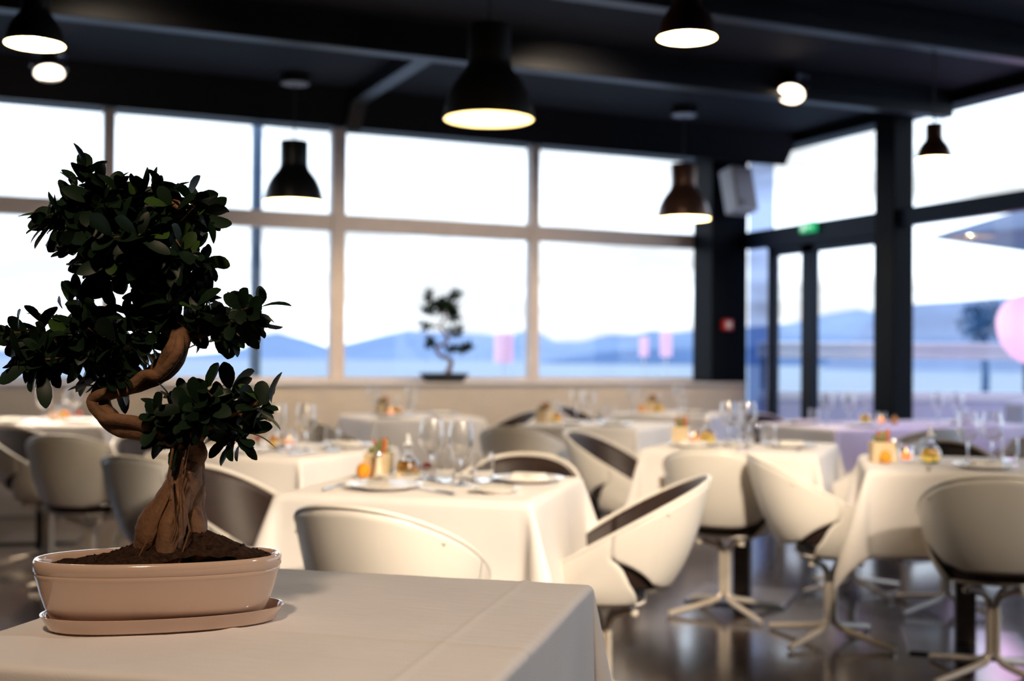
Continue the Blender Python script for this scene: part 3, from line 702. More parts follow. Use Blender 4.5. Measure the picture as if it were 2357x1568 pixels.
CH = [
    ((1.165, 3.37), 0.84, 'white shell chair nearest the viewer, back turned, at the brightly lit front table'),
    ((1.985, 3.665), -1.06, 'white shell chair seen from the side, facing left to the brightly lit front table'),
    ((1.915, 4.325), 0.66 + PI, 'shell chair across the brightly lit front table, its brown lining towards the viewer'),
    (T(1, -0.66, 0.02), 2.38, 'shell chair with dark lining just right of the bonsai trunk'),
    ((3.06, 6.60), 0.80, 'white shell chair with its back turned, before the shaded centre table'),
    ((3.25, 5.74), 2.42, 'white shell chair with dark inside, facing right, left of the lit middle table'),
    ((3.235, 4.80), 0.82, 'white shell chair with its back turned, pushed under the lit middle table'),
    ((3.325, 4.150), 2.02, 'white shell chair seen from the side, facing right to the front right table'),
    ((4.141, 5.002), -0.78, 'white shell chair between the lit middle table and the front right cloth'),
    ((3.504, 3.435), 0.72, 'white shell chair at the right edge of the picture, back turned'),
    (T(4, 0.0, 0.72), 0.66 + PI, 'shell chair across the front right table, brown lining towards the viewer'),
    (T(2, -0.02, -0.62), 0.85, 'white shell chair behind the bonsai trunk, back turned, half in shadow'),
    ((0.58, 6.62), 0.55, 'white shell chair at the left, back turned, with a shadow across it'),
    ((0.42, 7.33), 2.2, 'dark looking shell chair before the far left window table'),
    (T(2, -0.60, 0.06), 2.55, 'shell chair left of the table behind the bonsai trunk'),
    ((2.28, 7.62), 1.45, 'shell chair left of the back table below the small bonsai'),
    ((3.56, 8.33), -1.5, 'shell chair right of the back table below the small bonsai'),
    (T(6, -0.64, 0.0), 2.4, 'shell chair left of the back table near the corner column'),
    (T(6, 0.05, -0.66), 0.87, 'shell chair in front of the back table near the corner column'),
    (T(8, -0.02, 0.66), PI, 'shell chair behind the violet tinted table before the doors'),
    (T(8, -0.05, -0.64), 0.05, 'shell chair in front of the violet tinted table before the doors'),
    (T(9, -0.02, -0.64), -0.1, 'shell chair in front of the rightmost back table'),
]
for (x, y), phi, lab in CH: place(chair0, (x, y, 0), -phi, lab, 'white shell chairs with brown lining')

# ================================================================== TABLEWARE
def make_wine_glass():
    t = thing('wine_glass', '', 'glass')
    out = [(0.012, 0.088), (0.022, 0.095), (0.036, 0.110), (0.0445, 0.124), (0.0462, 0.140), (0.0442, 0.165), (0.0398, 0.190), (0.0345, 0.212)]
    MB().lathe([(0, 0.086)] + out + [(0.0332, 0.212)] + [(r - 0.0016, z + 0.0006) for r, z in out[::-1]] + [(0, 0.0885)], 28).build('bowl', 'glass', t, angle=60)
    MB().lathe([(0, 0), (0.034, 0), (0.034, 0.0012), (0.016, 0.0032), (0.006, 0.008), (0.0036, 0.02), (0.0036, 0.075), (0.006, 0.083), (0.008, 0.0858), (0, 0.0858)], 24).build('stem', 'glass', t, angle=60)
    return t
def make_tumbler():
    t = thing('water_tumbler', '', 'glass')
    out = [(0.028, 0.0), (0.031, 0.004), (0.036, 0.03), (0.038, 0.055), (0.0370, 0.08), (0.0345, 0.102)]
    MB().lathe([(0, 0.0)] + out + [(0.0332, 0.102), (0.0357, 0.08), (0.0367, 0.055), (0.0347, 0.03), (0.029, 0.012), (0, 0.011)], 28).build('tumbler_body', 'glass', t, angle=60)
    return t
def make_bottle(dark):
    t = thing('oil_bottle', '', 'bottle')
    out = [(0.020, 0.0), (0.034, 0.004), (0.042, 0.020), (0.0435, 0.034), (0.040, 0.052), (0.028, 0.070), (0.014, 0.082), (0.011, 0.092), (0.011, 0.108), (0.015, 0.112)]
    MB().lathe([(0, 0)] + out + [(0.012, 0.1125), (0.0085, 0.107), (0.0085, 0.092), (0.0115, 0.083), (0.0265, 0.0685), (0.0382, 0.051), (0.0415, 0.034), (0.0402, 0.021), (0.033, 0.0065), (0, 0.005)], 32).build('flask', 'glass', t, angle=60)
    MB().lathe([(0, 0.0055), (0.0325, 0.007), (0.0398, 0.0212), (0.0411, 0.034), (0.0378, 0.0505), (0.031, 0.0625), (0, 0.0625)], 32).build('oil', 'oil_dark' if dark else 'oil', t, angle=60)
    MB().lathe([(0, 0.105), (0.008, 0.106), (0.009, 0.113), (0.018, 0.116), (0.018, 0.121), (0.007, 0.124), (0.006, 0.148), (0.0075, 0.153), (0, 0.156)], 20).build('stopper', 'stopper', t, angle=50)
    return t
def make_planter(seed):
    t = thing('succulent_planter', '', 'planter'); rnd = random.Random(seed)
    b = MB().span((-0.042, -0.042, 0), (0.042, -0.034, 0.085)).span((-0.042, 0.034, 0), (0.042, 0.042, 0.085)).span((-0.042, -0.034, 0), (-0.034, 0.034, 0.085)).span((0.034, -0.034, 0), (0.042, 0.034, 0.085)).span((-0.034, -0.034, 0), (0.034, 0.034, 0.01))
    b.build('wooden_box', 'planter_wood', t, smooth=False)
    MB().span((-0.034, -0.034, 0.06), (0.034, 0.034, 0.076)).build('soil', 'soil', t, smooth=False)
    for q in range(2):
        mb = MB()
        for k in range(16 if q == 0 else 5):
            a = rnd.uniform(0, 6.28); el = rnd.uniform(0.35, 1.4); L = rnd.uniform(0.045, 0.065) * (1.25 if q else 1)
            c = Vector((rnd.uniform(-0.02, 0.02), rnd.uniform(-0.02, 0.02), 0.076)); d = Vector((math.cos(a) * math.cos(el), math.sin(a) * math.cos(el), math.sin(el)))
            mb.tube([c, c + d * L * 0.4, c + d * L * 0.8, c + d * L], [0.005, 0.009, 0.007, 0.001], 6)
        o = mb.build('succulent' if q == 0 else 'red_tips', 'succulent' if q == 0 else 'succulent_red', t)
    return t
def make_gourd():
    t = thing('orange_gourd', '', 'ornament')
    prof = [(0, 0)] + [(0.024 * math.sin(a) * (1 + 0.1 * math.cos(a)), 0.027 - 0.027 * math.cos(a)) for a in [PI * k / 12 for k in range(1, 12)]] + [(0, 0.052)]
    mb = MB().lathe(prof, 32)
    mb.v = [(x * (1 + 0.05 * math.cos(8 * math.atan2(y, x))), y * (1 + 0.05 * math.cos(8 * math.atan2(y, x))), z) for x, y, z in mb.v]
    mb.build('fruit', 'gourd', t, angle=180); MB().tube([(0, 0, 0.05), (0.002, 0, 0.056), (0.006, 0, 0.062)], [0.003, 0.0022, 0.002], 6).build('stalk', 'planter_wood', t)
    return t
def make_mill(m):
    t = thing('pepper_mill' if m == 'mill_dark' else 'salt_mill', '', 'mill')
    MB().lathe([(0, 0), (0.019, 0), (0.019, 0.006), (0.015, 0.02), (0.0105, 0.055), (0.0095, 0.075), (0.012, 0.079), (0, 0.079)], 24).build('body', m, t)
    MB().lathe([(0, 0.079), (0.011, 0.08), (0.0115, 0.086), (0.008, 0.094), (0, 0.097)], 20).build('cap', 'chrome', t)
    return t
def make_candle():
    t = thing('candle_glass', '', 'candle')
    MB().lathe([(0, 0), (0.026, 0), (0.028, 0.003), (0.0315, 0.08), (0.0303, 0.08), (0.027, 0.008), (0, 0.007)], 28).build('glass_cup', 'glass', t, angle=60)
    MB().lathe([(0, 0.0075), (0.022, 0.0085), (0.0235, 0.040), (0, 0.040)], 24).build('wax', 'wax_lit', t)
    MB().lathe([(0, 0.040), (0.003, 0.044), (0.0035, 0.049), (0.0015, 0.058), (0, 0.062)], 10).build('flame', 'flame', t, angle=180)
    return t
def make_plate(r=0.125):
    t = thing('dinner_plate' if r > 0.1 else 'side_plate', '', 'plate'); k = r / 0.125
    MB().lathe([(0, 0), (0.075 * k, 0), (0.08 * k, 0.003), (0.122 * k, 0.016), (0.125 * k, 0.018), (0.122 * k, 0.019), (0.082 * k, 0.0065), (0, 0.0055)], 44).build('plate_body', 'porcelain', t, angle=60)
    return t
def make_napkin():
    t = thing('folded_napkin', '', 'napkin')
    def fn(u, v):
        x = (u - 0.5) * 0.115; y = (v - 0.5) * 0.085
        e = min(u, 1 - u, v, 1 - v); return (x, y, 0.018 * min(1, (e / 0.10) ** 0.5) + 0.003 * math.sin(u * 9) * min(1, e / 0.1))
    m = MB().grid(fn, 22, 18); m.span((-0.054, -0.04, 0.0), (0.054, 0.04, 0.006)).build('folded_cloth', 'napkin', t, angle=70)
    MB().grid(lambda u, v: ((u - 0.5) * 0.108, (v - 0.5) * 0.07 + 0.004, 0.0205 + 0.0025 * math.sin(PI * v)), 12, 8).build('top_fold', 'napkin', t, solid=0.003, angle=70)
    return t
def make_knife():
    t = thing('table_knife', '', 'knife')
    MB().tube([(0, -0.11, 0.004), (0, -0.06, 0.0045), (0, -0.005, 0.004)], [0.005, 0.0055, 0.004], 8).build('handle', 'cutlery', t)
    MB().prism([(-0.004, -0.006), (0.006, -0.006), (0.0085, 0.06), (0.004, 0.11), (-0.004, 0.095)], 0.002, 0.0035, 'Z').build('blade', 'cutlery', t, smooth=False)
    return t
def make_fork():
    t = thing('table_fork', '', 'fork')
    MB().tube([(0, -0.10, 0.004), (0, -0.04, 0.004), (0, 0.03, 0.003), (0, 0.045, 0.0035)], [0.0055, 0.004, 0.003, 0.004], 8).build('handle', 'cutlery', t)
    MB().prism([(-0.011, 0.045), (0.011, 0.045), (0.0115, 0.065), (-0.0115, 0.065)], 0.002, 0.0035, 'Z').build('neck', 'cutlery', t, smooth=False)
    for k in range(4): MB().tube([(-0.0098 + 0.0065 * k, 0.064, 0.003), (-0.0098 + 0.0065 * k, 0.10, 0.0045)], [0.0018, 0.0010], 6).build('tine', 'cutlery', t)
    return t
def make_posy():
    t = thing('red_flower_glass', '', 'flowers'); rnd = random.Random(8)
    MB().lathe([(0, 0), (0.016, 0), (0.018, 0.03), (0.0168, 0.03), (0.015, 0.004), (0, 0.003)], 20).build('small_glass', 'glass', t, angle=60)
    for k in range(6):
        a = k * 1.05; c = Vector((0.011 * math.cos(a), 0.011 * math.sin(a), 0.038 + 0.006 * (k % 3)))
        b = MB()
        for j in range(5):
            e = j * 1.256; b.lathe([(0, -0.004), (0.0045, 0), (0, 0.004)], 6, c + Vector((0.005 * math.cos(e), 0.005 * math.sin(e), 0)))
        b.build('blossom', 'red_petals', t)
    return t
PROTO = {'wine': make_wine_glass(), 'tum': make_tumbler(), 'oil': make_bottle(False), 'oild': make_bottle(True), 'box': make_planter(3), 'gourd': make_gourd(),
         'salt': make_mill('mill_cream'), 'pepper': make_mill('mill_dark'), 'candle': make_candle(), 'plate': make_plate(), 'side': make_plate(0.08),
         'napkin': make_napkin(), 'knife': make_knife(), 'fork': make_fork(), 'posy': make_posy()}
DESC = {'wine': ('clear stemmed wine glass', 'wine glasses'), 'tum': ('clear water tumbler', 'water tumblers'), 'oil': ('round flask of yellow oil with pale stopper', 'oil flasks'),
        'oild': ('round flask of amber oil with pale stopper', 'oil flasks'), 'box': ('wooden cube planter with a succulent', 'succulent planters'), 'gourd': ('small glossy orange gourd', 'orange gourds'),
        'salt': ('cream cone shaped salt mill', 'table mills'), 'pepper': ('dark cone shaped pepper mill', 'table mills'), 'candle': ('orange glowing candle in a glass', 'candle glasses'),
        'plate': ('white dinner plate', 'dinner plates'), 'side': ('small white side plate', 'side plates'), 'napkin': ('white folded napkin on a plate', 'folded napkins'),
        'knife': ('silver table knife', 'table knives'), 'fork': ('silver table fork', 'table forks'), 'posy': ('little glass of red blossoms', 'flower glasses')}
SETTINGS = {
    1: [('box', -0.28, 0.17), ('gourd', -0.315, 0.11), ('salt', -0.255, 0.10), ('oild', -0.17, 0.17), ('tum', -0.225, 0.225, 'beside the planter'), ('wine', -0.075, 0.15, 'left of the pair'), ('wine', 0.075, 0.0, 'right of the pair'),
        ('tum', 0.0, 0.065, 'between the wine glasses'), ('tum', 0.125, 0.10, 'right of the wine glasses'), ('posy', -0.105, 0.19), ('side', -0.16, 0.06, 'under nothing but light'),
        ('plate', -0.12, -0.20, 'left, nearest the viewer'), ('plate', 0.27, 0.16, 'right'), ('napkin', 0.27, 0.16, 'right'), ('side', 0.25, -0.20, 'right front'), ('fork', -0.29, -0.22), ('knife', 0.06, -0.24), ('knife', 0.14, 0.22, 'far one')],
    2: [('posy', -0.11, 0.0), ('oild', -0.03, 0.04), ('salt', -0.15, 0.05), ('candle', 0.03, 0.06), ('wine', 0.07, -0.10, 'left of the pair'), ('wine', 0.22, -0.09, 'right of the pair'), ('tum', 0.295, 0.01, 'right'), ('tum', 0.14, -0.13, 'left'), ('plate', 0.24, 0.22, 'right'), ('plate', 0.02, -0.27, 'front'), ('napkin', 0.24, 0.22, 'right'), ('knife', 0.28, -0.2)],
    3: [('box', -0.32, 0.0), ('candle', -0.255, 0.03), ('oil', -0.19, 0.05), ('wine', -0.09, 0.09, 'left of the pair'), ('wine', 0.0, 0.12, 'right of the pair'), ('tum', -0.03, 0.20, 'left'), ('tum', 0.10, 0.16, 'right'), ('pepper', 0.035, 0.20),
        ('plate', -0.20, -0.22, 'left'), ('plate', 0.24, -0.02, 'right'), ('napkin', 0.24, -0.02, 'right'), ('napkin', -0.20, -0.22, 'left'), ('side', 0.0, -0.15), ('knife', 0.05, -0.27), ('fork', 0.30, -0.2)],
    4: [('box', -0.34, -0.03), ('gourd', -0.325, -0.10), ('candle', -0.235, 0.02), ('oil', -0.14, -0.02), ('wine', 0.02, 0.09, 'left of the pair'), ('wine', 0.125, 0.15, 'right of the pair'), ('tum', 0.20, 0.18), ('fork', -0.17, -0.29), ('plate', 0.05, -0.22), ('napkin', 0.05, -0.22), ('knife', 0.22, -0.2), ('salt', -0.285, 0.01)],
    5: [('wine', -0.25, 0.10, 'left of the pair'), ('wine', 0.03, 0.06, 'right of the pair'), ('box', -0.17, 0.12), ('candle', -0.135, 0.05), ('oild', -0.08, 0.06), ('tum', 0.0, 0.0), ('plate', 0.24, 0.0, 'right'), ('plate', -0.22, -0.2, 'left'), ('napkin', 0.24, 0.0)],
    6: [('wine', -0.30, -0.14, 'left of the pair'), ('gourd', -0.25, -0.10), ('oil', -0.13, 0.0), ('wine', 0.0, 0.08, 'right of the pair'), ('tum', 0.05, 0.0), ('plate', 0.2, -0.15), ('napkin', 0.2, -0.15), ('box', -0.2, 0.0)],
    7: [('box', -0.34, -0.10), ('oild', -0.29, 0.0), ('wine', -0.20, 0.12, 'left of the pair'), ('wine', -0.13, 0.17, 'right of the pair'), ('tum', -0.05, 0.19, 'left'), ('tum', 0.02, 0.20, 'right'), ('plate', 0.18, -0.18), ('napkin', 0.18, -0.18), ('side', -0.1, -0.2)],
    8: [('tum', -0.16, 0.12), ('wine', -0.10, 0.06, 'left of the pair'), ('wine', 0.03, 0.0, 'right of the pair'), ('oil', 0.17, 0.0), ('candle', 0.27, -0.04), ('gourd', 0.345, -0.08), ('plate', -0.25, 0.14, 'left'), ('napkin', -0.25, 0.14), ('plate', -0.05, -0.24, 'front')],
    9: [('wine', -0.06, 0.05, 'left of the pair'), ('wine', 0.06, 0.0, 'right of the pair'), ('plate', -0.1, -0.22), ('napkin', -0.1, -0.22), ('tum', 0.15, 0.05)],
    10: [('gourd', 0.03, 0.04), ('oild', 0.11, 0.03), ('wine', -0.01, 0.0, 'left of the pair'), ('wine', 0.18, -0.05, 'right of the pair'), ('posy', 0.20, 0.04), ('tum', 0.06, -0.04), ('plate', -0.18, -0.18, 'left'), ('plate', 0.24, -0.22, 'right'), ('napkin', -0.18, -0.18, 'left'), ('candle', 0.07, 0.10)],
}
for k, items in SETTINGS.items():
    rnd = random.Random(100 + k); who = TABLES[k][3]
    for it in items:
        kind, u, v = it[:3]; more = it[3] if len(it) > 3 else ''
        d, g = DESC[kind]
        z = 0.0065 if kind == 'napkin' else 0.0
        rz = -TABLES[k][2] + (rnd.uniform(-0.25, 0.25) if kind not in ('knife', 'fork') else rnd.uniform(-0.1, 0.1)) + (0.9 if kind == 'knife' and k == 1 and v < 0 else 0)
        lab = d + ' on the ' + who + ((', ' + more) if more and more != 'under nothing but light' else '')
        if more == 'under nothing but light': lab = 'small white side plate beside the amber flask on the front centre table'
        place(PROTO[kind], on(k, u, v, z), rz, lab, g)
BONSAI_PATHS = {
    'main': [(0.036, 0.987, 0, 0.0242), (0.045, 1.011, 0, 0.0249), (0.05, 1.029, -0.005, 0.0228), (0.041, 1.047, -0.01, 0.0207), (0.015, 1.053, -0.02, 0.018), (-0.023, 1.061, -0.03, 0.0166), (-0.057, 1.069, -0.035, 0.0173), (-0.082, 1.089, -0.03, 0.0159), (-0.09, 1.112, -0.02, 0.0166), (-0.074, 1.127, -0.015, 0.0173), (-0.044, 1.133, -0.01, 0.0159), (-0.016, 1.143, -0.01, 0.0166), (0.012, 1.161, -0.02, 0.0187), (0.031, 1.187, -0.03, 0.018), (0.035, 1.206, -0.03, 0.0166), (0.017, 1.223, -0.02, 0.0152), (-0.01, 1.238, 0, 0.0145), (-0.03, 1.26, 0.01, 0.0138), (-0.042, 1.295, 0.01, 0.0124), (-0.047, 1.336, 0, 0.0104), (-0.05, 1.385, 0, 0.0076)],
    'root_left': [(0.044, 1.018, 0, 0.0214), (0.041, 0.984, -0.01, 0.0255), (0.024, 0.946, -0.015, 0.0291), (0.001, 0.911, -0.015, 0.0325), (-0.008, 0.88, -0.01, 0.0325), (-0.014, 0.856, -0.01, 0.0302)],
    'root_right': [(0.05, 1.018, 0, 0.0194), (0.051, 0.977, 0.01, 0.0171), (0.047, 0.935, 0.005, 0.0175), (0.056, 0.897, -0.005, 0.0186), (0.07, 0.856, -0.01, 0.0143)],
    'root_mid': [(0.049, 0.997, -0.02, 0.0138), (0.036, 0.949, -0.03, 0.018), (0.029, 0.904, -0.04, 0.0214), (0.026, 0.856, -0.05, 0.0207)],
    'root_back': [(0.046, 0.997, 0.02, 0.0173), (0.038, 0.942, 0.035, 0.0249), (0.037, 0.856, 0.05, 0.0304)],
    'strand': [(0.013, 1.051, -0.035, 0.009), (-0.019, 1.072, -0.045, 0.0097), (-0.05, 1.079, -0.055, 0.009), (-0.077, 1.082, -0.05, 0.009), (-0.098, 1.105, -0.035, 0.009), (-0.08, 1.118, -0.04, 0.009), (-0.05, 1.122, -0.03, 0.009), (-0.019, 1.148, -0.03, 0.009), (0.008, 1.148, -0.045, 0.009), (0.038, 1.181, -0.05, 0.0083), (0.039, 1.208, -0.04, 0.0076)],
    'b1': [(0.035, 1.206, -0.03, 0.0083), (0.074, 1.215, -0.01, 0.0062), (0.11, 1.232, 0.02, 0.004), (0.13, 1.245, 0.02, 0.002)],
    'b2': [(-0.019, 1.25, 0, 0.0083), (-0.071, 1.226, 0.03, 0.0069), (-0.133, 1.212, 0.04, 0.0052), (-0.165, 1.206, 0.04, 0.003)],
    'b3': [(-0.077, 1.127, -0.02, 0.0062), (-0.077, 1.148, -0.02, 0.0052), (-0.082, 1.17, -0.02, 0.0035)],
    'b4': [(-0.042, 1.295, 0, 0.0076), (-0.092, 1.357, 0.02, 0.0055), (-0.127, 1.419, 0.02, 0.0038), (-0.13, 1.454, 0.02, 0.0024)],
    'b5': [(-0.045, 1.322, 0, 0.0076), (0.012, 1.371, -0.03, 0.0055), (0.053, 1.412, -0.03, 0.0031)],
    'b6': [(0.05, 1.032, 0, 0.0138), (0.067, 1.056, -0.01, 0.0104), (0.109, 1.084, -0.02, 0.0062), (0.157, 1.105, -0.03, 0.0031)],
    'b7': [(0.062, 1.053, 0, 0.0076), (0.029, 1.07, 0.03, 0.0052), (-0.009, 1.077, 0.04, 0.0028)],
    'b8': [(-0.009, 1.236, 0.02, 0.0069), (-0.03, 1.198, 0.03, 0.0048), (-0.085, 1.17, 0.0, 0.0028)],
    'b9': [(-0.03, 1.267, 0.02, 0.0055), (0.019, 1.302, 0.04, 0.0041), (0.05, 1.329, 0, 0.0024)],
}
BONSAI_PADS = [
    (-0.127, 1.448, 0.026, 0.021, 0.060),
    (-0.061, 1.419, 0.080, 0.031, 0.100),
    (0.029, 1.418, 0.048, 0.029, 0.080),
    (-0.133, 1.385, 0.048, 0.041, 0.090),
    (-0.037, 1.357, 0.083, 0.052, 0.120),
    (0.036, 1.336, 0.031, 0.038, 0.070),
    (-0.092, 1.322, 0.041, 0.028, 0.080),
    (-0.03, 1.295, 0.041, 0.021, 0.060),
    (-0.137, 1.274, 0.015, 0.012, 0.030),
    (-0.192, 1.212, 0.050, 0.026, 0.070),
    (-0.116, 1.205, 0.043, 0.043, 0.090),
    (-0.037, 1.208, 0.045, 0.043, 0.080),
    (-0.172, 1.174, 0.045, 0.024, 0.060),
    (0.039, 1.25, 0.052, 0.033, 0.080),
    (0.126, 1.25, 0.043, 0.028, 0.070),
    (0.088, 1.217, 0.041, 0.017, 0.050),
    (-0.085, 1.156, 0.048, 0.019, 0.060),
    (0.019, 1.077, 0.038, 0.025, 0.060),
    (0.084, 1.098, 0.062, 0.035, 0.080),
    (0.15, 1.105, 0.024, 0.021, 0.050),
    (0.129, 1.063, 0.038, 0.018, 0.050),
    (0.046, 1.053, 0.028, 0.015, 0.050),
]

# ================================================================== THE BONSAI IN FRONT
# local frame of the plant: x to the right, y away from the viewer, z up, origin on the tablecloth under the pot
def smooth_path(pts, n=6):
    """Catmull-Rom through (x, z, y, radius)"""
    P = [Vector((p[0], p[2], p[1] - TOPZ, p[3])) for p in pts]; out = []
    for i in range(len(P) - 1):
        a = P[max(i - 1, 0)]; b = P[i]; c = P[i + 1]; d = P[min(i + 2, len(P) - 1)]
        for k in range(n):
            t = k / n
            out.append(0.5 * ((2 * b) + (c - a) * t + (2 * a - 5 * b + 4 * c - d) * t * t + (3 * b - a - 3 * c + d) * t ** 3))
    out.append(P[-1]); return out
def limb(mb, pts, n=14, rough=0.10, seed=0.0, sub=6):
    S = smooth_path(pts, sub); o = len(mb.v)
    mb.tube([(s[0], s[1], s[2]) for s in S], [max(s[3], 0.001) for s in S], n)
    for i in range(o, len(mb.v)):
        ring = min((i - o) // n, len(S) - 1); c = Vector(S[ring][:3]); p = Vector(mb.v[i])
        q = 1 + rough * noise.noise(p * 38 + Vector((seed, 0, 0))) + rough * 0.6 * noise.noise(p * 95)
        mb.v[i] = tuple(c + (p - c) * q)
    return mb
BX0, BY0 = 0.281, 1.999
pot = thing('bonsai_pot', 'oval glazed cream pot holding the large bonsai in front', 'plant pot', (BX0, BY0, TOPZ + 0.0015), -YAW + 0.22)
PZ = 0.014
A_, B_ = 0.190, 0.092
def oval(prof, n=72, c=(0, 0, 0)):
    """a lathe with separate long and short half axes: profile is (offset from the rim outline, z)"""
    mb = MB(); vs = []; idx = []
    for off, z in prof:
        if off is None: idx.append([len(vs)]); vs.append((0, 0, z)); continue
        row = []
        for k in range(n):
            a = 2 * PI * k / n; ca, sa = math.cos(a), math.sin(a)
            p = 2.25; r = (abs(ca) ** p + abs(sa) ** p) ** (-1 / p)
            row.append(len(vs)); vs.append(((A_ + off) * r * ca, (B_ + off) * r * sa, z))
        idx.append(row)
    fs = []
    for R0, R1 in zip(idx, idx[1:]):
        for k in range(n):
            q = tuple(dict.fromkeys((R0[k % len(R0)], R0[(k + 1) % len(R0)], R1[(k + 1) % len(R1)], R1[k % len(R1)])))
            if len(q) > 2: fs.append(q)
    return mb.add(vs, fs)
pot_prof = [(None, PZ), (-0.034, PZ), (-0.026, PZ + 0.004), (-0.018, PZ + 0.022), (-0.010, PZ + 0.045), (-0.0045, PZ + 0.066), (-0.003, PZ + 0.070), (-0.0015, PZ + 0.073), (-0.003, PZ + 0.076), (-0.0005, PZ + 0.079), (0.0005, PZ + 0.088), (0.0, PZ + 0.093), (-0.003, PZ + 0.0965), (-0.008, PZ + 0.096), (-0.011, PZ + 0.092), (-0.013, PZ + 0.08), (None, PZ + 0.07)]
oval(pot_prof).build('pot_body', 'pot_glaze', pot, angle=60)
sau = thing('bonsai_saucer', 'shallow oval cream saucer under the front bonsai pot', 'saucer', (BX0 + 0.010, BY0 + 0.006, TOPZ + 0.0015), -YAW + 0.30)
oval([(None, 0.0), (-0.020, 0.0), (-0.014, 0.003), (-0.004, 0.022), (-0.0025, 0.024), (-0.006, 0.0245), (-0.012, 0.010), (-0.022, 0.006), (None, 0.006)]).build('saucer_body', 'pot_glaze', sau, angle=60)
bon = thing('bonsai_tree', 'large dark leaved ficus bonsai with twisted trunk in the foreground', 'bonsai', (BX0, BY0, TOPZ), -YAW)
# soil mound with crumbs
rnd = random.Random(21)
def soil_fn(u, v):
    a = 2 * PI * u - 0.22; ca, sa = math.cos(2 * PI * u), math.sin(2 * PI * u); r = (abs(ca) ** 2.25 + abs(sa) ** 2.25) ** (-1 / 2.25) * v
    x, y = (A_ - 0.012) * r * ca, (B_ - 0.012) * r * sa
    x, y = x * math.cos(0.22) - y * math.sin(0.22), x * math.sin(0.22) + y * math.cos(0.22)
    d = math.hypot((x - 0.040) / 0.10, y / 0.075)
    z = PZ + 0.086 + 0.056 * math.exp(-d * d * 1.0) + 0.004 * noise.noise(Vector((x * 70, y * 70, 1))) + 0.003 * noise.noise(Vector((x * 160, y * 160, 4)))
    if v > 0.96: z -= 0.006
    return (x, y, z)
MB().grid(soil_fn, 90, 26, close_u=True).build('soil', 'soil', bon, angle=180)
mb = MB()
for k in range(260):
    u, v = rnd.random(), rnd.random() ** 0.5 * 0.95; p = Vector(soil_fn(u, v)); s = rnd.uniform(0.0012, 0.0042)
    q = Euler((rnd.uniform(0, 6), rnd.uniform(0, 6), rnd.uniform(0, 6))).to_matrix()
    mb.add([p + q @ Vector(w) * s for w in ((1, 0, 0), (-1, 0, 0), (0, 1, 0), (0, -0.8, 0), (0, 0, 0.9), (0, 0, -0.9))], [(0, 2, 4), (2, 1, 4), (1, 3, 4), (3, 0, 4), (2, 0, 5), (1, 2, 5), (3, 1, 5), (0, 3, 5)])
o = mb.build('soil_crumbs', 'soil', bon, smooth=False); o['kind'] = 'stuff'
mb = MB()
limb(mb, BONSAI_PATHS['main'], 18, 0.12, 1.0)
limb(mb, BONSAI_PATHS['strand'], 12, 0.14, 2.0)
trunk = mb.build('trunk', 'bark', bon, angle=180)
for i, kk in enumerate(('root_left', 'root_right', 'root_mid', 'root_back')):
    limb(MB(), BONSAI_PATHS[kk], 16, 0.16, 3.0 + i).build('root', 'bark', bon, angle=180)
for i in range(1, 10):
    limb(MB(), BONSAI_PATHS['b%d' % i], 8, 0.12, 9.0 + i).build('branch', 'bark', bon, angle=180)
# aerial rootlets around the base
for k in range(7):
    a = rnd.uniform(0.02, 0.08); x0 = 0.045 + rnd.uniform(-0.02, 0.02)
    MB().tube([(x0, -0.035 - 0.01 * k % 3, 0.33 - 0.02 * k), (x0 - 0.01, -0.05, 0.24), (x0 - a + 0.03, -0.06, 0.16), (x0 - a * 1.2 + 0.02, -0.065, 0.11)], [0.0022, 0.0018, 0.0015, 0.001], 5).build('rootlet', 'bark', bon)
# leaves
def leaf_mesh(name, L, Wd, droop, m, fold=0.22):
    st = [(0.0, 0.05), (0.10, 0.06), (0.22, 0.42), (0.42, 0.82), (0.62, 1.0), (0.80, 0.94), (0.92, 0.64), (0.98, 0.28), (1.0, 0.03)]
    vs = []; fs = []
    for t, w in st:
        y = L * t; z = -droop * L * t * t; hw = Wd / 2 * w
        vs += [(-hw, y, z + hw * fold), (0, y, z), (hw, y, z + hw * fold)]
    for i in range(len(st) - 1):
        a = i * 3; fs += [(a, a + 1, a + 4, a + 3), (a + 1, a + 2, a + 5, a + 4)]
    return MB().add(vs, fs).mesh(name, m, True, 180)
LEAVES = [leaf_mesh('leaf', 0.040, 0.0205, 0.15, 'leaf'), leaf_mesh('leaf', 0.036, 0.0195, 0.35, 'leaf'), leaf_mesh('leaf', 0.042, 0.018, 0.55, 'leaf'), leaf_mesh('leaf', 0.031, 0.018, 0.1, 'leaf'), leaf_mesh('leaf', 0.036, 0.0195, 0.2, 'leaf_lit')]
def frame(direction, up, roll):
    d = direction.normalized(); x = d.cross(up)
    if x.length < 1e-3: x = Vector((1, 0, 0))
    x.normalize(); z = x.cross(d)
    M = Matrix((x, d, z)).transposed()
    return M @ Matrix.Rotation(roll, 3, 'Y')
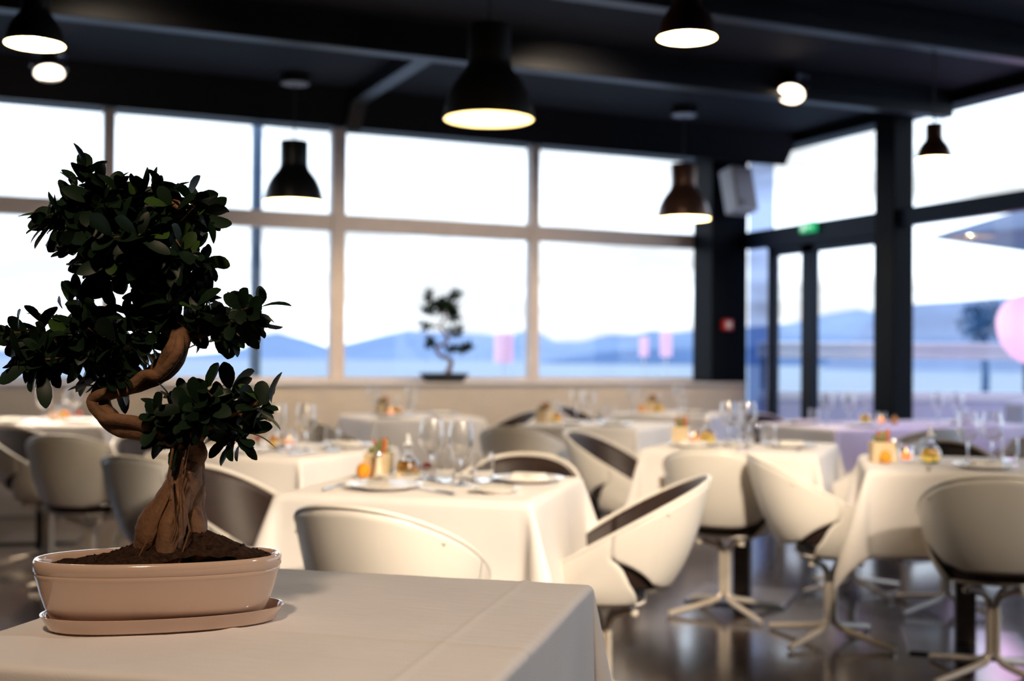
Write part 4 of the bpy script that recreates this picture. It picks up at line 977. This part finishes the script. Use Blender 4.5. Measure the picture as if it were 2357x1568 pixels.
def foliage(pads, rnd, per_area, leaf_scale=1.0, nl=(6, 8)):
    """rosettes of leaves at twig tips spread through the pads -> list of (matrix, kind)"""
    out = []; tips = []
    for (px, pz, rx, rz, ry) in pads:
        nt = max(2, int(rx * rz * PI * per_area))
        for k in range(nt):
            while True:
                q = Vector((rnd.uniform(-1, 1), rnd.uniform(-1, 1), rnd.uniform(-1, 1)))
                if 0.15 < q.length < 1: break
            p = Vector((px + q.x * rx, q.y * ry, pz - TOPZ + q.z * rz)); tips.append(p)
            d = (Vector((q.x * 1.1, q.y, q.z * 0.9 + 0.25)) + Vector((rnd.uniform(-.5, .5), rnd.uniform(-.5, .5), rnd.uniform(-.4, .5)))).normalized()
            n = rnd.randint(*nl); a0 = rnd.uniform(0, 6.28)
            e1 = d.orthogonal().normalized(); e2 = d.cross(e1)
            for i in range(n):
                a = a0 + i * 2.4; spread = 0.45 + 0.75 * i / n + rnd.uniform(-0.15, 0.15)
                ld = d * math.cos(spread) + (e1 * math.cos(a) + e2 * math.sin(a)) * math.sin(spread)
                ld.z -= 0.18 * spread
                M3 = frame(ld, d + Vector((0, 0, 0.3)), rnd.uniform(-0.35, 0.35))
                s = leaf_scale * rnd.uniform(0.72, 1.15)
                base = p - d * 0.004 * i * leaf_scale
                lit_leaf = rnd.random() < (0.10 if (q.x > 0.2 and i < 3) else 0.02)  # light-catching colour, dealt more often to the right-hand side
                out.append((Matrix.Translation(base) @ M3.to_4x4() @ Matrix.Scale(s, 4), 4 if lit_leaf else rnd.choice((0, 0, 1, 1, 2, 3))))
    return out, tips
rnd = random.Random(77)
LV, TIPS = foliage(BONSAI_PADS, rnd, 2700, 1.22)
LV.sort(key=lambda q: q[0].translation.y + 0.02 * rnd.random())
for M, kd in LV[:300]:
    o = bpy.data.objects.new('leaf', LEAVES[kd]); col.objects.link(o); o.parent = bon; o.matrix_local = M
def joined(leaves, name, parent, meshes, mats):
    me = bpy.data.meshes.new(name); vs = []; fs = []; mi = []
    for M, kd in leaves:
        src = meshes[kd]; o = len(vs); vs += [tuple(M @ v.co) for v in src.vertices]
        for p in src.polygons: fs.append(tuple(i + o for i in p.vertices)); mi.append(1 if kd == 4 else 0)
    me.from_pydata(vs, [], fs)
    for m in mats: me.materials.append(MATS[m])
    me.polygons.foreach_set('material_index', mi); me.polygons.foreach_set('use_smooth', [True] * len(fs)); me.update()
    o = bpy.data.objects.new(name, me); col.objects.link(o); o.parent = parent; o['kind'] = 'stuff'
    return o
joined(LV[300:], 'foliage', bon, LEAVES, ['leaf', 'leaf_lit'])
# twigs joining the tips to the nearest branch
anch = []
for kk, pth in BONSAI_PATHS.items():
    if kk.startswith('b') or kk == 'main':
        for s in smooth_path(pth, 3): anch.append(Vector(s[:3]))
anch = [a for a in anch if a.z > 0.22]
mb = MB()
for p in TIPS:
    a = min(anch, key=lambda q: (q - p).length_squared)
    mid = (a + p) / 2 + Vector((rnd.uniform(-.008, .008), rnd.uniform(-.008, .008), 0.006))
    mb.tube([a, mid, p], [0.0024, 0.0018, 0.0012], 5)
o = mb.build('twigs', 'bark', bon); o['kind'] = 'stuff'

# ================================================================== THE SMALL BONSAI ON THE LEDGE
b2 = thing('ledge_bonsai', 'small spindly bonsai standing on the window ledge at the centre', 'bonsai', (3.70, 9.72, 0.965), -0.35)
p2 = thing('slate_tray', 'dark flat tray pot under the small bonsai on the window ledge', 'plant pot', (3.70, 9.72, 0.965), -0.35)
s0 = (A_, B_); A_, B_ = 0.215, 0.12
oval([(None, 0.0), (-0.055, 0.0), (-0.05, 0.004), (-0.012, 0.055), (0.0, 0.075), (-0.006, 0.078), (-0.014, 0.074), (-0.02, 0.06), (None, 0.055)]).build('tray_body', 'pot_slate', p2, angle=60)
A_, B_ = s0
def sp(l): return [(x, z + TOPZ, y, r) for x, z, y, r in l]
TR = [(0.03, 0.05, 0, 0.035), (0.035, 0.09, 0, 0.026), (0.055, 0.14, 0.01, 0.02), (0.05, 0.19, 0.01, 0.018), (-0.01, 0.215, 0, 0.016), (-0.06, 0.25, 0, 0.014), (-0.06, 0.30, 0, 0.014), (0.0, 0.325, 0, 0.014), (0.025, 0.36, 0, 0.014), (0.0, 0.42, 0, 0.013), (-0.04, 0.48, 0, 0.011), (0.0, 0.54, 0, 0.010), (-0.01, 0.62, 0, 0.008)]
limb(MB(), sp(TR), 10, 0.12, 3.0).build('trunk', 'bark', b2, angle=180)
BR = [[(-0.05, 0.26, 0, 0.010), (-0.10, 0.31, 0, 0.007), (-0.12, 0.34, 0, 0.004)], [(0.03, 0.30, 0, 0.012), (0.10, 0.29, 0, 0.009), (0.18, 0.30, 0, 0.005)], [(0.02, 0.37, 0, 0.010), (0.07, 0.41, 0, 0.007), (0.11, 0.43, 0, 0.004)], [(-0.04, 0.47, 0, 0.008), (-0.12, 0.47, 0, 0.006), (-0.19, 0.48, 0, 0.004)], [(-0.01, 0.58, 0, 0.008), (-0.09, 0.66, 0, 0.006), (-0.14, 0.74, 0, 0.004)], [(-0.01, 0.60, 0, 0.008), (0.05, 0.67, 0, 0.006), (0.08, 0.74, 0, 0.004)], [(0.0, 0.54, 0, 0.007), (0.06, 0.56, 0, 0.005), (0.09, 0.53, 0, 0.003)]]
for q in BR: limb(MB(), sp(q), 6, 0.1, 4.0).build('branch', 'bark', b2, angle=180)
MB().grid(lambda u, v: (0.19 * v * math.cos(2 * PI * u), 0.095 * v * math.sin(2 * PI * u), 0.062 + 0.02 * (1 - v) ** 2), 30, 6, close_u=True).build('soil', 'soil', b2)
P2 = [(-0.14, 0.73, 0.03, 0.035, 0.03), (0.09, 0.745, 0.035, 0.03, 0.03), (-0.03, 0.67, 0.08, 0.04, 0.06), (-0.08, 0.62, 0.06, 0.025, 0.05), (0.05, 0.64, 0.04, 0.03, 0.04), (-0.18, 0.62, 0.03, 0.015, 0.03), (0.07, 0.54, 0.04, 0.02, 0.03), (0.06, 0.59, 0.03, 0.02, 0.03),
      (-0.17, 0.485, 0.045, 0.018, 0.03), (0.09, 0.44, 0.05, 0.022, 0.04), (-0.12, 0.34, 0.04, 0.022, 0.04), (0.10, 0.285, 0.06, 0.02, 0.04), (0.19, 0.31, 0.04, 0.02, 0.03)]
LV2, tp2 = foliage([(a, b + TOPZ, c, d, e) for a, b, c, d, e in [(a, b, c * 1.3, d * 1.3, e * 1.2) for a, b, c, d, e in P2]], random.Random(5), 2300, 1.2, (5, 7))
joined(LV2, 'foliage', b2, LEAVES, ['leaf', 'leaf_lit'])
